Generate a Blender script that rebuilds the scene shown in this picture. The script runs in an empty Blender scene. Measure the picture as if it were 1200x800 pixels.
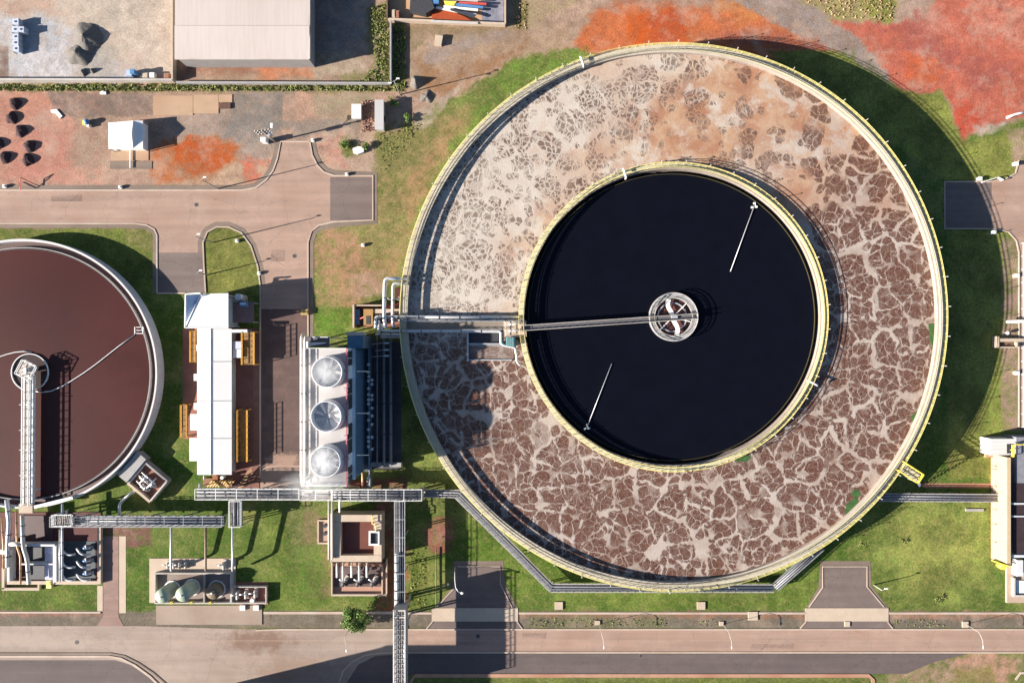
import bpy, math, random
import numpy as np
from mathutils import Vector
random.seed(7); rng = np.random.default_rng(7)
R = math.radians
S = 0.2          # metres per survey pixel on the ground
HC = 160.0       # drone height
SUN_EL, SUN_AZ = 21.0, 13.7   # elevation; shadows run 13.7 deg north of east
# ---------------------------------------------------------------- camera, world, sun, exposure
sc = bpy.context.scene
cam = bpy.data.cameras.new('camera'); camo = bpy.data.objects.new('camera', cam)
sc.collection.objects.link(camo); camo.location = (0, 0, HC)
cam.sensor_width = 36; cam.lens = 36 * HC / 240.0
cam.clip_start = 1; cam.clip_end = 8000
sc.camera = camo
w = bpy.data.worlds.new("World"); sc.world = w; w.use_nodes = True
nt = w.node_tree; nt.nodes.clear()
sky = nt.nodes.new('ShaderNodeTexSky'); sky.sky_type = 'NISHITA'; sky.sun_disc = False
sky.sun_elevation = R(SUN_EL); sky.sun_rotation = R(270 - SUN_AZ); sky.ozone_density = 4.0
bg = nt.nodes.new('ShaderNodeBackground'); bg.inputs[1].default_value = 0.05
wo = nt.nodes.new('ShaderNodeOutputWorld')
nt.links.new(sky.outputs[0], bg.inputs[0]); nt.links.new(bg.outputs[0], wo.inputs[0])
sl = bpy.data.lights.new('sun', 'SUN'); sl.energy = 5.0; sl.angle = R(0.5); sl.color = (1, 0.93, 0.84)
so = bpy.data.objects.new('sun', sl); sc.collection.objects.link(so)
d = Vector((math.cos(R(SUN_AZ)) * math.cos(R(SUN_EL)), math.sin(R(SUN_AZ)) * math.cos(R(SUN_EL)), -math.sin(R(SUN_EL))))
so.rotation_euler = d.to_track_quat('-Z', 'Y').to_euler(); so.location = (-200, -50, 120)
vs = sc.view_settings; vs.view_transform = 'Standard'; vs.look = 'None'; vs.gamma = 1; vs.use_curve_mapping = False
vs.exposure = 1.62
GAIN = 2.0
sc.cycles.volume_bounces = 4; sc.cycles.max_bounces = 10

# ---------------------------------------------------------------- helpers
def U(px, py, h=0.0):
    s = S * (1 - h / HC)
    return ((px - 600) * s, (400 - py) * s)
def U3(px, py, h): return U(px, py, h) + (h,)
def lin(c):
    c = c / 255.0
    return c / 12.92 if c <= 0.04045 else ((c + 0.055) / 1.055) ** 2.4
def alb(r, g, b, k=None): 
    k = k or GAIN
    return tuple(min(0.8, lin(v) / k) for v in (r, g, b))
M = {}
def mat(name, rgb, rough=0.8, var=0.12, scale=1.5, bump=0.0, metal=0.0, bscale=None, stain=None, stain_amt=0.0, spec=0.4):
    if name in M: return M[name]
    m = bpy.data.materials.new(name); m.use_nodes = True; t = m.node_tree; n = t.nodes; l = t.links
    b = n['Principled BSDF']; b.inputs['Roughness'].default_value = rough; b.inputs['Metallic'].default_value = metal
    b.inputs['Specular IOR Level'].default_value = spec
    g = n.new('ShaderNodeNewGeometry')
    z = n.new('ShaderNodeTexNoise'); z.inputs['Scale'].default_value = scale; z.inputs['Detail'].default_value = 6; z.inputs['Roughness'].default_value = 0.65
    l.new(g.outputs['Position'], z.inputs['Vector'])
    mr = n.new('ShaderNodeMapRange'); mr.inputs[1].default_value = 0.3; mr.inputs[2].default_value = 0.7
    mr.inputs[3].default_value = 1 - var; mr.inputs[4].default_value = 1 + var
    l.new(z.outputs[0], mr.inputs[0])
    mx = n.new('ShaderNodeVectorMath'); mx.operation = 'SCALE'; mx.inputs[0].default_value = rgb
    l.new(mr.outputs[0], mx.inputs['Scale'])
    out = mx.outputs[0]
    if stain:
        z2 = n.new('ShaderNodeTexNoise'); z2.inputs['Scale'].default_value = scale * 0.25; z2.inputs['Detail'].default_value = 8; z2.inputs['Roughness'].default_value = 0.7
        l.new(g.outputs['Position'], z2.inputs['Vector'])
        m2 = n.new('ShaderNodeMapRange'); m2.inputs[1].default_value = 0.48; m2.inputs[2].default_value = 0.68; m2.inputs[4].default_value = stain_amt
        l.new(z2.outputs[0], m2.inputs[0])
        mm = n.new('ShaderNodeMix'); mm.data_type = 'RGBA'; mm.inputs['B'].default_value = (*stain, 1)
        l.new(m2.outputs[0], mm.inputs['Factor']); l.new(out, mm.inputs['A']); out = mm.outputs['Result']
    l.new(out, b.inputs['Base Color'])
    if bump:
        bp = n.new('ShaderNodeBump'); bp.inputs['Strength'].default_value = bump; bp.inputs['Distance'].default_value = 0.1
        z3 = n.new('ShaderNodeTexNoise'); z3.inputs['Scale'].default_value = bscale or scale * 3; z3.inputs['Detail'].default_value = 5
        l.new(g.outputs['Position'], z3.inputs['Vector']); l.new(z3.outputs[0], bp.inputs['Height']); l.new(bp.outputs[0], b.inputs['Normal'])
    M[name] = m; return m

def ribs(m, axis, period, amt):
    t = m.node_tree; n = t.nodes; l = t.links; b = n['Principled BSDF']; src = b.inputs['Base Color'].links[0].from_socket
    g = n.new('ShaderNodeNewGeometry'); wv = n.new('ShaderNodeTexWave'); wv.wave_type = 'BANDS'; wv.bands_direction = axis; wv.inputs['Scale'].default_value = .314/period; wv.inputs['Distortion'].default_value = 0
    l.new(g.outputs['Position'], wv.inputs['Vector']); r = n.new('ShaderNodeMapRange'); r.inputs[1].default_value = .85; r.inputs[2].default_value = 1; r.inputs[3].default_value = 1; r.inputs[4].default_value = 1-amt; l.new(wv.outputs['Fac'], r.inputs[0])
    mp = n.new('ShaderNodeMapping'); mp.inputs['Scale'].default_value = (.12, 1.5, 1) if axis == 'Y' else (1.5, .12, 1); l.new(g.outputs['Position'], mp.inputs['Vector'])
    z = n.new('ShaderNodeTexNoise'); z.inputs['Scale'].default_value = 1; z.inputs['Detail'].default_value = 4; l.new(mp.outputs[0], z.inputs['Vector'])
    r2 = n.new('ShaderNodeMapRange'); r2.inputs[1].default_value = .4; r2.inputs[2].default_value = .7; r2.inputs[3].default_value = 1; r2.inputs[4].default_value = .93; l.new(z.outputs[0], r2.inputs[0])
    mu = n.new('ShaderNodeMath'); mu.operation = 'MULTIPLY'; l.new(r.outputs[0], mu.inputs[0]); l.new(r2.outputs[0], mu.inputs[1])
    v = n.new('ShaderNodeVectorMath'); v.operation = 'SCALE'; l.new(src, v.inputs[0]); l.new(mu.outputs[0], v.inputs['Scale']); l.new(v.outputs[0], b.inputs['Base Color'])
class MB:
    def __init__(s): s.v = []; s.f = []; s.sm = []
    def add(s, vs, fs, smooth=False):
        o = len(s.v); s.v += [tuple(p) for p in vs]
        for f in fs: s.f.append(tuple(i + o for i in f)); s.sm.append(smooth)
        return s
    def box(s, x0, y0, x1, y1, z0, z1):
        x0, x1 = min(x0, x1), max(x0, x1); y0, y1 = min(y0, y1), max(y0, y1)
        return s.add([(x0,y0,z0),(x1,y0,z0),(x1,y1,z0),(x0,y1,z0),(x0,y0,z1),(x1,y0,z1),(x1,y1,z1),(x0,y1,z1)],
              [(3,2,1,0),(4,5,6,7),(0,1,5,4),(1,2,6,5),(2,3,7,6),(3,0,4,7)])
    def pbox(s, a, b, c, e, h0, h1):   # image rectangle of its top face
        x0, y0 = U(a, b, h1); x1, y1 = U(c, e, h1); return s.box(x0, y0, x1, y1, h0, h1)
    def beam(s, p, q, wd, ht):         # bar between two 3-D points, square to the vertical
        p = Vector(p); q = Vector(q); dv = q - p
        if dv.length < 1e-6: return s
        dv.normalize(); up = Vector((0,0,1))
        if abs(dv.z) > 0.95: up = Vector((0,1,0))
        sd = dv.cross(up).normalized() * wd / 2; u = sd.cross(dv).normalized() * ht / 2
        vs_ = [p-sd-u, p+sd-u, p+sd+u, p-sd+u, q-sd-u, q+sd-u, q+sd+u, q-sd+u]
        return s.add(vs_, [(0,1,2,3),(7,6,5,4),(0,4,5,1),(1,5,6,2),(2,6,7,3),(3,7,4,0)])
    def tube(s, pts, r, n=8, caps=True, r2=None):
        pts = [Vector(p) for p in pts]; o = len(s.v); N = len(pts)
        prev = None
        for i, p in enumerate(pts):
            if i == 0: t = pts[1] - p
            elif i == N - 1: t = p - pts[i-1]
            else: t = (pts[i+1] - p).normalized() + (p - pts[i-1]).normalized()
            t.normalize()
            a = prev if prev else (Vector((0,0,1)) if abs(t.z) < .9 else Vector((1,0,0)))
            u = (a - t * a.dot(t)); 
            if u.length < 1e-4: u = t.orthogonal()
            u.normalize(); prev = u; v_ = t.cross(u)
            rr = r if r2 is None else r + (r2 - r) * i / (N - 1)
            for k in range(n):
                an = 2 * math.pi * k / n; s.v.append(tuple(p + u * rr * math.cos(an) + v_ * rr * math.sin(an)))
        for i in range(N - 1):
            for k in range(n):
                s.f.append((o+i*n+k, o+i*n+(k+1)%n, o+(i+1)*n+(k+1)%n, o+(i+1)*n+k)); s.sm.append(True)
        if caps:
            s.f.append(tuple(o + k for k in range(n))[::-1]); s.sm.append(False)
            s.f.append(tuple(o + (N-1)*n + k for k in range(n))); s.sm.append(False)
        return s
    def lathe(s, cx, cy, prof, n=32, a0=0.0, a1=2*math.pi, smooth=True):
        full = abs(a1 - a0 - 2*math.pi) < 1e-6; o = len(s.v); m = n if full else n + 1; k = len(prof)
        for i in range(m):
            a = a0 + (a1 - a0) * i / n
            for (r, z) in prof: s.v.append((cx + r*math.cos(a), cy + r*math.sin(a), z))
        for i in range(n):
            j = (i + 1) % m
            for q in range(k - 1):
                s.f.append((o+i*k+q, o+j*k+q, o+j*k+q+1, o+i*k+q+1)); s.sm.append(smooth)
        return s
    def ring(s, cx, cy, r0, r1, z0, z1, n=160, a0=0.0, a1=2*math.pi):
        return s.lathe(cx, cy, [(r1,z0),(r1,z1),(r0,z1),(r0,z0),(r1,z0)], n, a0, a1, False)
    def disc(s, cx, cy, r, z, n=64):
        return s.add([(cx+r*math.cos(2*math.pi*i/n), cy+r*math.sin(2*math.pi*i/n), z) for i in range(n)], [tuple(range(n))])
    def cyl(s, cx, cy, r, z0, z1, n=16):
        return s.tube([(cx,cy,z0),(cx,cy,z1)], r, n)
    def prism(s, pts, z0, z1):
        n = len(pts); ar = sum(pts[i][0]*pts[(i+1)%n][1]-pts[(i+1)%n][0]*pts[i][1] for i in range(n))
        if ar < 0: pts = pts[::-1]
        vs_ = [(x,y,z0) for x,y in pts] + [(x,y,z1) for x,y in pts]
        return s.add(vs_, [tuple(range(n))[::-1], tuple(range(n,2*n))] + [(i,(i+1)%n,n+(i+1)%n,n+i) for i in range(n)])
    def sheet(s, pts, z):
        n = len(pts); ar = sum(pts[i][0]*pts[(i+1)%n][1]-pts[(i+1)%n][0]*pts[i][1] for i in range(n))
        if ar < 0: pts = pts[::-1]
        return s.add([(x,y,z) for x,y in pts], [tuple(range(n))])
    def rail(s, pts, h=1.1, r=0.05, sp=1.8, levels=(1.0, 0.5)):   # pts: list of xyz at deck level
        for lv in levels:
            for p, q in zip(pts[:-1], pts[1:]):
                s.beam((p[0],p[1],p[2]+h*lv), (q[0],q[1],q[2]+h*lv), r*2, r*2)
        for p, q in zip(pts[:-1], pts[1:]):
            L = (Vector(q)-Vector(p)).length; k = max(1, round(L/sp))
            for i in range(k + 1):
                c = Vector(p).lerp(Vector(q), i/k); s.box(c.x-r, c.y-r, c.x+r, c.y+r, c.z, c.z+h)
        return s
    def blob(s, cx, cy, cz, rx, ry, rz, n=12, m=8, jit=0.0, half=False):
        o = len(s.v); lo = 0 if not half else 0.5
        for i in range(m + 1):
            ph = -math.pi/2 + math.pi * (lo + (1-lo) * i / m)
            for k in range(n):
                a = 2*math.pi*k/n; j = 1 + random.uniform(-jit, jit)
                s.v.append((cx + rx*j*math.cos(ph)*math.cos(a), cy + ry*j*math.cos(ph)*math.sin(a), cz + rz*j*math.sin(ph)))
        for i in range(m):
            for k in range(n):
                s.f.append((o+i*n+k, o+i*n+(k+1)%n, o+(i+1)*n+(k+1)%n, o+(i+1)*n+k)); s.sm.append(True)
        return s
def meshobj(name, mb, material, loc=(0,0,0), parent=None):
    me = bpy.data.meshes.new(name)
    lx, ly, lz = loc
    me.from_pydata([(x-lx, y-ly, z-lz) for x, y, z in mb.v], [], mb.f)
    me.polygons.foreach_set('use_smooth', mb.sm); me.materials.append(material); me.update()
    o = bpy.data.objects.new(name, me); sc.collection.objects.link(o)
    if parent: o.parent = parent
    else: o.location = loc
    return o
def tag(o, label=None, cat=None, group=None, kind=None):
    if label: o['label'] = label
    if cat: o['category'] = cat
    if group: o['group'] = group
    if kind: o['kind'] = kind
    return o
class Thing:
    def __init__(s, name, label, cat, x, y, z=0.0, group=None):
        s.loc = (x, y, z); s.o = bpy.data.objects.new(name, None); sc.collection.objects.link(s.o)
        s.o.location = s.loc; s.o.empty_display_size = 0.5; tag(s.o, label, cat, group)
    def part(s, name, mb, material, under=None, label=None):
        o = meshobj(name, mb, material, s.loc, under or s.o)
        if label: o['label'] = label
        return o
def single(name, mb, material, label, cat, x, y, z=0.0, group=None):
    return tag(meshobj(name, mb, material, (x, y, z)), label, cat, group)
def struct(name, mb, material, label=None):
    return tag(meshobj(name, mb, material), label, None, None, 'structure')
def copy_tree(o, loc, label=None, rz=None, parent=None):
    c = o.copy(); sc.collection.objects.link(c)
    if parent: c.parent = parent
    else:
        c.location = loc
        if rz is not None: c.rotation_euler.z = rz
        if label: c['label'] = label
    for ch in list(o.children): copy_tree(ch, None, None, None, c)
    return c

# ---------------------------------------------------------------- materials
WHITE = mat('white_paint', (0.72, 0.71, 0.68), 0.5, 0.06, 0.8, stain=(0.5,0.45,0.38), stain_amt=0.35)
WROOF = mat('white_roof_sheet', (0.54, 0.52, 0.50), 0.5, 0.04, 0.4, stain=(0.50,0.47,0.43), stain_amt=0.6)
ROOFW = mat('warehouse_roof_sheet', alb(248, 232, 222), 0.6, 0.03, 0.2, stain=alb(225,200,175), stain_amt=0.35)
ribs(ROOFW, 'X', 1.0, .03); ribs(WROOF, 'Y', .9, .10)
CREAM = mat('cream_concrete', alb(240, 216, 190), 0.85, 0.09, 0.8, 0.2, stain=alb(196,166,140), stain_amt=0.35)
CONC = mat('grey_concrete', (0.30, 0.285, 0.27), 0.85, 0.14, 0.7, 0.2, stain=(0.17,0.15,0.14), stain_amt=0.7)
PALE = mat('pale_concrete', (0.44, 0.40, 0.36), 0.85, 0.14, 0.8, 0.2, stain=(0.25,0.2,0.16), stain_amt=0.6)
LAUNDER = mat('white_launder_concrete', (0.56, 0.53, 0.50), 0.8, 0.1, 1.2, stain=(0.3,0.25,0.22), stain_amt=0.4)
WALKC = mat('walkway_concrete', alb(240, 229, 200), 0.85, 0.15, 1.2, 0.2, stain=alb(196,172,130), stain_amt=0.5)
YEL = mat('yellow_paint', (0.72, 0.58, 0.08), 0.5, 0.08, 1.0)
PYEL = mat('pale_yellow_paint', (0.72, 0.60, 0.22), 0.5, 0.08, 1.0)
ORNG = mat('orange_steel', (0.62, 0.30, 0.03), 0.5, 0.15, 1.0)
GALV = mat('galvanised_steel', (0.42, 0.42, 0.42), 0.5, 0.15, 2.0, metal=0.3)
GRATE = mat('steel_grating', (0.11, 0.105, 0.11), 0.7, 0.3, 6.0, metal=0.2)
DARK = mat('dark_steel', (0.04, 0.04, 0.045), 0.6, 0.3, 2.0)
PIPE = mat('pipe_silver', (0.58, 0.57, 0.56), 0.4, 0.1, 2.0, metal=0.35)
PIPEO = mat('pipe_copper_brown', (0.40, 0.24, 0.12), 0.5, 0.2, 2.0, metal=0.2)
BLUE = mat('blue_cladding', (0.11, 0.15, 0.18), 0.5, 0.2, 0.8)
TEAL = mat('teal_paint', (0.06, 0.28, 0.30), 0.5, 0.15, 2.0)
BLUEM = mat('blue_motor_paint', (0.08, 0.2, 0.38), 0.45, 0.15, 2.0)
REDP = mat('red_paint', (0.45, 0.07, 0.06), 0.5, 0.15, 2.0)
TERR = mat('red_stained_floor', alb(190, 130, 108), 0.85, 0.2, 0.9, 0.2, stain=alb(125,70,58), stain_amt=0.6)
TERD = mat('dark_red_floor', alb(120, 66, 58), 0.8, 0.25, 0.7, 0.2, stain=alb(70,45,42), stain_amt=0.6)
VESS = mat('green_vessel_paint', (0.30, 0.36, 0.27), 0.5, 0.15, 1.0, stain=(0.38,0.34,0.25), stain_amt=0.6)
SOILR = mat('dark_shaded_soil', (0.05, 0.026, 0.026), 0.95, 0.25, 1.6, 0.5)  # dark soil, with the shade on the heaps put into its colour
GRAV = mat('grey_gravel', (0.135, 0.12, 0.105), 0.95, 0.25, 2.5, 0.7)
BRICK = mat('salvaged_brick', alb(200, 150, 130), 0.9, 0.3, 3.0, 0.5)
TRAY = mat('cable_tray_metal', (0.24, 0.24, 0.25), 0.6, 0.2, 1.2, metal=0.2)
KERB = mat('kerb_concrete', alb(236, 212, 192), 0.85, 0.14, 0.7, stain=alb(190,140,110), stain_amt=0.5)
BARK = mat('bark', (0.12, 0.08, 0.05), 0.9, 0.2, 3.0)
LEAF = mat('leaf_green', (0.12, 0.19, 0.035), 0.7, 0.6, 1.4)
LEAFD = mat('leaf_olive', (0.17, 0.19, 0.05), 0.8, 0.5, 0.7)
LEAFB = mat('dry_stalks', (0.42, 0.27, 0.15), 0.9, 0.4, 0.8)

# ---------------------------------------------------------------- ground
def vnoise(x, y, seed):
    g = np.random.default_rng(seed).random((256, 256)).astype(np.float32)
    xi = np.floor(x).astype(int); yi = np.floor(y).astype(int); fx = x - xi; fy = y - yi
    fx = fx*fx*(3-2*fx); fy = fy*fy*(3-2*fy)
    a = g[yi & 255, xi & 255]; b = g[yi & 255, (xi+1) & 255]; c = g[(yi+1) & 255, xi & 255]; e = g[(yi+1) & 255, (xi+1) & 255]
    return (a*(1-fx)+b*fx)*(1-fy) + (c*(1-fx)+e*fx)*fy
def fbm(x, y, seed, oct=4):
    t = 0; am = 0.5; s = 0
    for i in range(oct): t = t + am*vnoise(x*2**i + 13.7*i, y*2**i + 7.1*i, seed+i); s += am; am *= 0.55
    return t / s
def sdist(px, py, poly):     # signed distance, positive inside
    n = len(poly); dm = np.full(px.shape, 1e9); ins = np.zeros(px.shape, bool)
    for i in range(n):
        x1, y1 = poly[i]; x2, y2 = poly[(i+1) % n]; dx, dy = x2-x1, y2-y1
        t = np.clip(((px-x1)*dx + (py-y1)*dy)/(dx*dx+dy*dy+1e-9), 0, 1)
        dm = np.minimum(dm, np.hypot(px-x1-t*dx, py-y1-t*dy))
        if dy != 0: ins ^= ((y1 > py) != (y2 > py)) & (px < dx*(py-y1)/dy + x1)
    return np.where(ins, dm, -dm)
def rect(a, b, c, e): return [(a,b),(c,b),(c,e),(a,e)]
GRASS = (130, 144, 72); GB = (172, 150, 102)
LAYERS = [ # polygon, colour, softness, warp, opacity, veg
 (rect(-900,-900,2200,-5), (190,160,135), 10, 8, 1, 0),
 (rect(-900,-5,700,220), (200,165,142), 3, 3, 1, 0),
 ([(560,-60),(1300,-60),(1300,110),(1130,160),(1080,120),(1000,62),(700,60),(560,62)], (190,158,134), 4, 8, 1, 0),
 # grass bank beside the big tank
 ([(700,52),(640,58),(600,72),(540,108),(505,125),(470,160),(440,160),(437,205),(440,262),(366,262),(366,560),(900,720),(820,56)], (136,148,76), 4, 10, 1, 1),
 ([(470,150),(520,130),(560,120),(545,170),(500,230),(470,300),(440,330),(420,270),(440,200)], GB, 12, 22, .8, .7),
 ([(480,200),(540,130),(560,140),(520,200),(470,290)], (192,146,108), 8, 18, .6, .4),
 ([(375,265),(400,262),(430,290),(450,330),(420,362),(380,358),(366,320)], (192,150,114), 9, 20, .95, .4),
 ([(440,300),(470,290),(478,330),(450,335)], (180,146,102), 9, 16, .9, .5),
 ([(412,325),(450,318),(450,345),(415,350)], (190,155,130), 4, 6, .9, 0),
 ([(600,70),(700,58),(660,80),(590,130),(520,230),(490,300),(485,260),(540,150)], (122,152,64), 8, 10, .85, 1),
 ([(368,365),(412,360),(408,392),(368,392)], (104,140,48), 4, 6, .9, 1),
 # top-left yard
 (rect(-300,-300,205,95), (222,203,184), 3, 3, 1, 0),
 ([(-300,20),(60,16),(95,40),(120,60),(150,75),(160,95),(-300,95)], (208,206,208), 10, 14, .95, 0),
 ([(30,60),(75,55),(90,80),(100,92),(40,92)], (232,224,222), 6, 14, .8, 0),
 ([(100,20),(130,15),(135,95),(85,95)], (188,176,160), 10, 14, .6, 0),
 ([(-40,0),(60,0),(70,14),(-40,18)], (214,170,146), 6, 8, .7, 0),
 (rect(-5,54,10,92), (150,125,112), 1, 1, .9, 0),
 (rect(-40,98,460,108), (122,118,62), 2, 5, .85, .8),
 (rect(-40,99,130,106), (135,140,55), 1.5, 4, .7, 1),
 # demolition strip
 (rect(-300,108,125,216), (212,160,138), 4, 8, 1, 0),
 ([(-10,105),(50,108),(60,125),(30,140),(-10,150)], (214,150,125), 6, 10, .8, 0),
 ([(20,160),(80,150),(110,190),(60,212),(0,212)], (208,140,120), 8, 18, .7, 0),
 ([(55,108),(180,109),(180,136),(120,138),(100,142),(60,132)], (146,126,114), 2, 5, .95, 0),
 ([(85,135),(130,138),(128,190),(110,210),(80,190)], (176,154,132), 6, 14, .7, .2),
 ([(200,135),(325,120),(325,165),(300,200),(270,180),(205,165)], (172,155,142), 5, 10, .9, 0),
 (rect(272,108,345,150), (150,140,130), 2, 3, .9, 0),
 (rect(262,140,330,165), (150,140,132), 6, 8, .9, 0),
 ([(178,172),(205,163),(250,160),(278,172),(278,190),(250,214),(190,216),(172,200)], (204,122,76), 5, 12, .95, 0),
 ([(205,165),(250,163),(275,176),(268,192),(225,205),(205,190)], (206,100,48), 5, 9, .95, 0),
 ([(270,195),(318,185),(320,215),(180,219),(240,205)], (205,170,140), 5, 9, .9, 0),
 ([(282,192),(300,183),(314,188),(308,200),(290,210)], (222,120,94), 5, 18, .8, 0),
 (rect(332,110,372,142), (206,165,140), 2, 3, .9, 0),
 (rect(345,140,425,162), (158,145,132), 3, 4, .9, 0),
 ([(370,108),(440,108),(425,140),(372,140)], (176,160,130), 6, 8, .9, .3),
 ([(366,158),(440,150),(445,190),(440,206),(385,205),(370,190)], (206,176,152), 5, 9, .95, 0),
 ([(372,165),(400,163),(405,195),(385,198)], (214,140,120), 5, 12, .8, 0),
 ([(400,165),(412,162),(430,175),(415,185),(402,182)], (110,120,55), 3, 6, .8, 1),
 ([(438,155),(480,145),(500,130),(480,180),(450,200)], (140,135,80), 5, 10, .9, .8),
 # around the warehouse
 ([(205,68),(440,60),(440,96),(205,96)], (178,148,124), 3, 5, 1, 0),
 ([(300,76),(366,72),(370,90),(300,93)], (216,142,104), 4, 6, .9, 0),
 ([(215,74),(300,72),(300,86),(215,90)], (172,122,100), 4, 6, .8, 0),
 ([(366,64),(420,60),(435,80),(370,94)], (196,175,150), 5, 8, .9, 0),
 (rect(366,-40,436,62), (160,148,140), 3, 4, .9, 0),
 ([(432,8),(456,0),(458,98),(400,98),(400,86),(436,80),(430,40)], (150,140,95), 3, 6, .95, .7),
 (rect(459,24,476,108), (128,122,68), 2, 5, .95, .9),
 ([(474,30),(600,34),(660,20),(670,50),(600,64),(540,95),(495,118),(474,108)], (186,156,128), 4, 8, .95, 0),
 ([(478,28),(600,30),(560,44),(500,50),(478,60)], (150,130,98), 4, 9, .8, .4),
 ([(500,52),(540,42),(600,34),(600,44),(560,52),(500,80)], (172,154,142), 4, 6, .8, 0),
 ([(490,70),(520,90),(560,72),(620,50),(600,70),(545,100),(500,118)], (172,128,92), 5, 11, .9, .3),
 ([(485,132),(520,112),(545,92),(540,102),(500,150),(485,154)], (200,180,158), 2, 4, .85, 0),
 ([(594,0),(690,0),(640,25),(600,40)], (186,164,128), 5, 12, .9, .4),
 ([(600,0),(618,0),(616,38),(604,36)], (128,120,60), 4, 8, .7, .9),
 ([(640,22),(700,-5),(720,-5),(650,35)], (212,176,152), 4, 6, .8, 0),
 # orange mud behind the big tank
 ([(668,52),(690,18),(720,2),(860,2),(900,18),(960,44),(985,62),(900,70),(700,70)], (220,126,80), 5, 9, 1, 0),
 ([(732,20),(760,12),(800,5),(806,50),(740,60)], (222,102,44), 4, 6, .85, 0),
 ([(760,14),(800,8),(800,50),(765,52)], (206,100,62), 3, 6, .8, 0),
 ([(690,8),(760,-5),(850,-5),(860,14),(800,6),(740,10)], (170,124,104), 6, 12, .75, 0),
 ([(815,40),(860,32),(960,46),(975,64),(900,56)], (180,110,92), 4, 8, .8, 0),
 ([(835,2),(870,0),(905,20),(870,25),(840,12)], (226,150,90), 4, 10, .7, .2),
 # gravel track top right
 ([(850,-5),(948,-5),(1000,40),(1048,92),(1055,106),(1030,92),(985,62),(930,40),(890,20)], (170,152,142), 2, 5, .97, 0),
 ([(930,-5),(1062,-5),(1050,28),(1010,30),(975,22)], (178,168,104), 5, 10, .95, .7),
 ([(1010,-5),(1046,-5),(1048,26),(1022,30)], (150,150,72), 4, 7, .8, 1),
 ([(1046,-5),(1090,-5),(1085,26),(1055,20)], (200,172,154), 5, 9, .9, 0),
 ([(975,22),(1010,30),(1080,25),(1100,0),(1300,-20),(1300,120),(1180,140),(1150,150),(1128,166),(1108,104),(1080,114),(1050,104),(1022,62)], (211,118,94), 2.5, 7, 1, 0),
 ([(1030,35),(1090,25),(1120,60),(1180,80),(1150,110),(1080,60)], (186,104,92), 8, 26, .9, 0),
 ([(1060,60),(1100,70),(1104,100),(1060,100)], (226,112,68), 5, 9, .7, 0),
 ([(1110,110),(1140,125),(1150,145),(1128,164)], (214,88,62), 3, 5, .8, 0),
 ([(1140,0),(1200,0),(1210,60),(1180,50),(1130,20)], (224,146,122), 8, 26, .8, 0),
 ([(1070,10),(1110,8),(1120,40),(1080,44)], (222,158,138), 8, 16, .6, 0),
 ([(1140,148),(1180,140),(1172,155),(1145,158)], (200,184,170), 3, 5, .8, 0),
 ([(1055,106),(1080,112),(1105,104),(1128,168),(1200,150),(1300,150),(1300,210),(1108,212),(900,60),(980,60),(1030,92)], (150,156,76), 2, 4, 1, 1),
 ([(975,60),(1035,95),(1060,125),(1020,100)], (135,140,70), 3, 6, .8, .8),
 # right edge
 ([(1180,150),(1300,150),(1300,212),(1188,205)], (190,160,135), 4, 6, .9, 0),
 ([(1110,268),(1175,272),(1176,560),(1110,560)], (146,150,74), 2, 3, 1, 1),
 ([(1145,560),(1150,450),(1185,440),(1200,560)], (146,158,74), 6, 8, .8, 1),
 (rect(1174,280,1300,505), (180,150,130), 2, 3, .9, 0),
 # lawns
 (rect(-40,264,300,345), (122,134,60), 3, 4, 1, 1),
 ([(245,268),(300,268),(300,345),(245,345)], (150,150,78), 4, 8, .85, .9),
 ([(140,264),(183,266),(183,290),(150,288)], (150,140,90), 4, 8, .7, .8),
 (rect(-40,262,190,268), (158,132,112), 1.5, 3, .9, 0),
 (rect(1000,588,1180,716), (142,156,76), 8, 18, .9, 1),
 ([(1050,600),(1140,600),(1150,680),(1060,700)], (162,164,86), 14, 24, .8, 1),
 ([(1165,600),(1180,600),(1180,716),(1165,716)], (112,140,58), 4, 6, .8, 1),
 ([(880,650),(960,640),(960,712),(640,712),(640,692)], (128,150,64), 6, 10, .8, 1),
 (rect(310,590,385,716), (116,138,58), 6, 14, .8, 1),
 ([(330,590),(380,590),(375,650),(345,660)], (140,136,92), 8, 10, .7, .7),
 ([(355,600),(388,605),(388,700),(358,700)], (150,122,96), 2, 5, .6, .3),
 ([(345,640),(380,640),(376,700),(350,700)], (100,140,48), 6, 10, .6, 1),
 (rect(140,618,178,728), (100,132,46), 3, 5, .8, 1),
 (rect(-40,686,116,716), (110,132,52), 3, 5, .8, 1),
 ([(545,610),(590,640),(640,690),(600,712),(560,690),(545,650)], (108,140,48), 8, 12, .7, 1),
 ([(600,630),(650,680),(700,688),(690,675),(640,650)], (98,130,46), 4, 6, .7, 1),
 ([(500,608),(530,606),(532,640),(515,650),(498,640)], (170,100,92), 4, 8, .8, .1),
 (rect(-40,605,178,640), (140,100,90), 2, 3, .9, 0),
 (rect(440,560,475,716), (150,98,84), 3, 5, .85, 0),
 (rect(455,640,478,716), (196,110,76), 3, 6, .8, 0),
 (rect(480,640,500,716), (112,122,52), 4, 8, .7, 1),
 # verge beside the road
 (rect(-900,716,2200,736), (140,128,112), 2, 2, 1, .15),
 (rect(-900,716,120,722), (176,130,112), 1.5, 2, .8, 0),
 (rect(600,717,945,724), (170,124,98), 2, 4, .8, .1),
 (rect(620,722,780,736), (125,128,86), 6, 10, .6, .5),
 (rect(1041,717,2200,724), (196,146,118), 2, 4, .8, 0),
 (rect(-900,790,2200,2000), (132,138,78), 4, 3, 1, .8),
 ([(480,797),(1022,797),(1022,900),(480,900)], (120,132,60), 2, 3, .9, 1),
 ([(1040,765),(1200,765),(1200,800),(1040,800)], (200,160,140), 8, 12, .8, 0),
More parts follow.
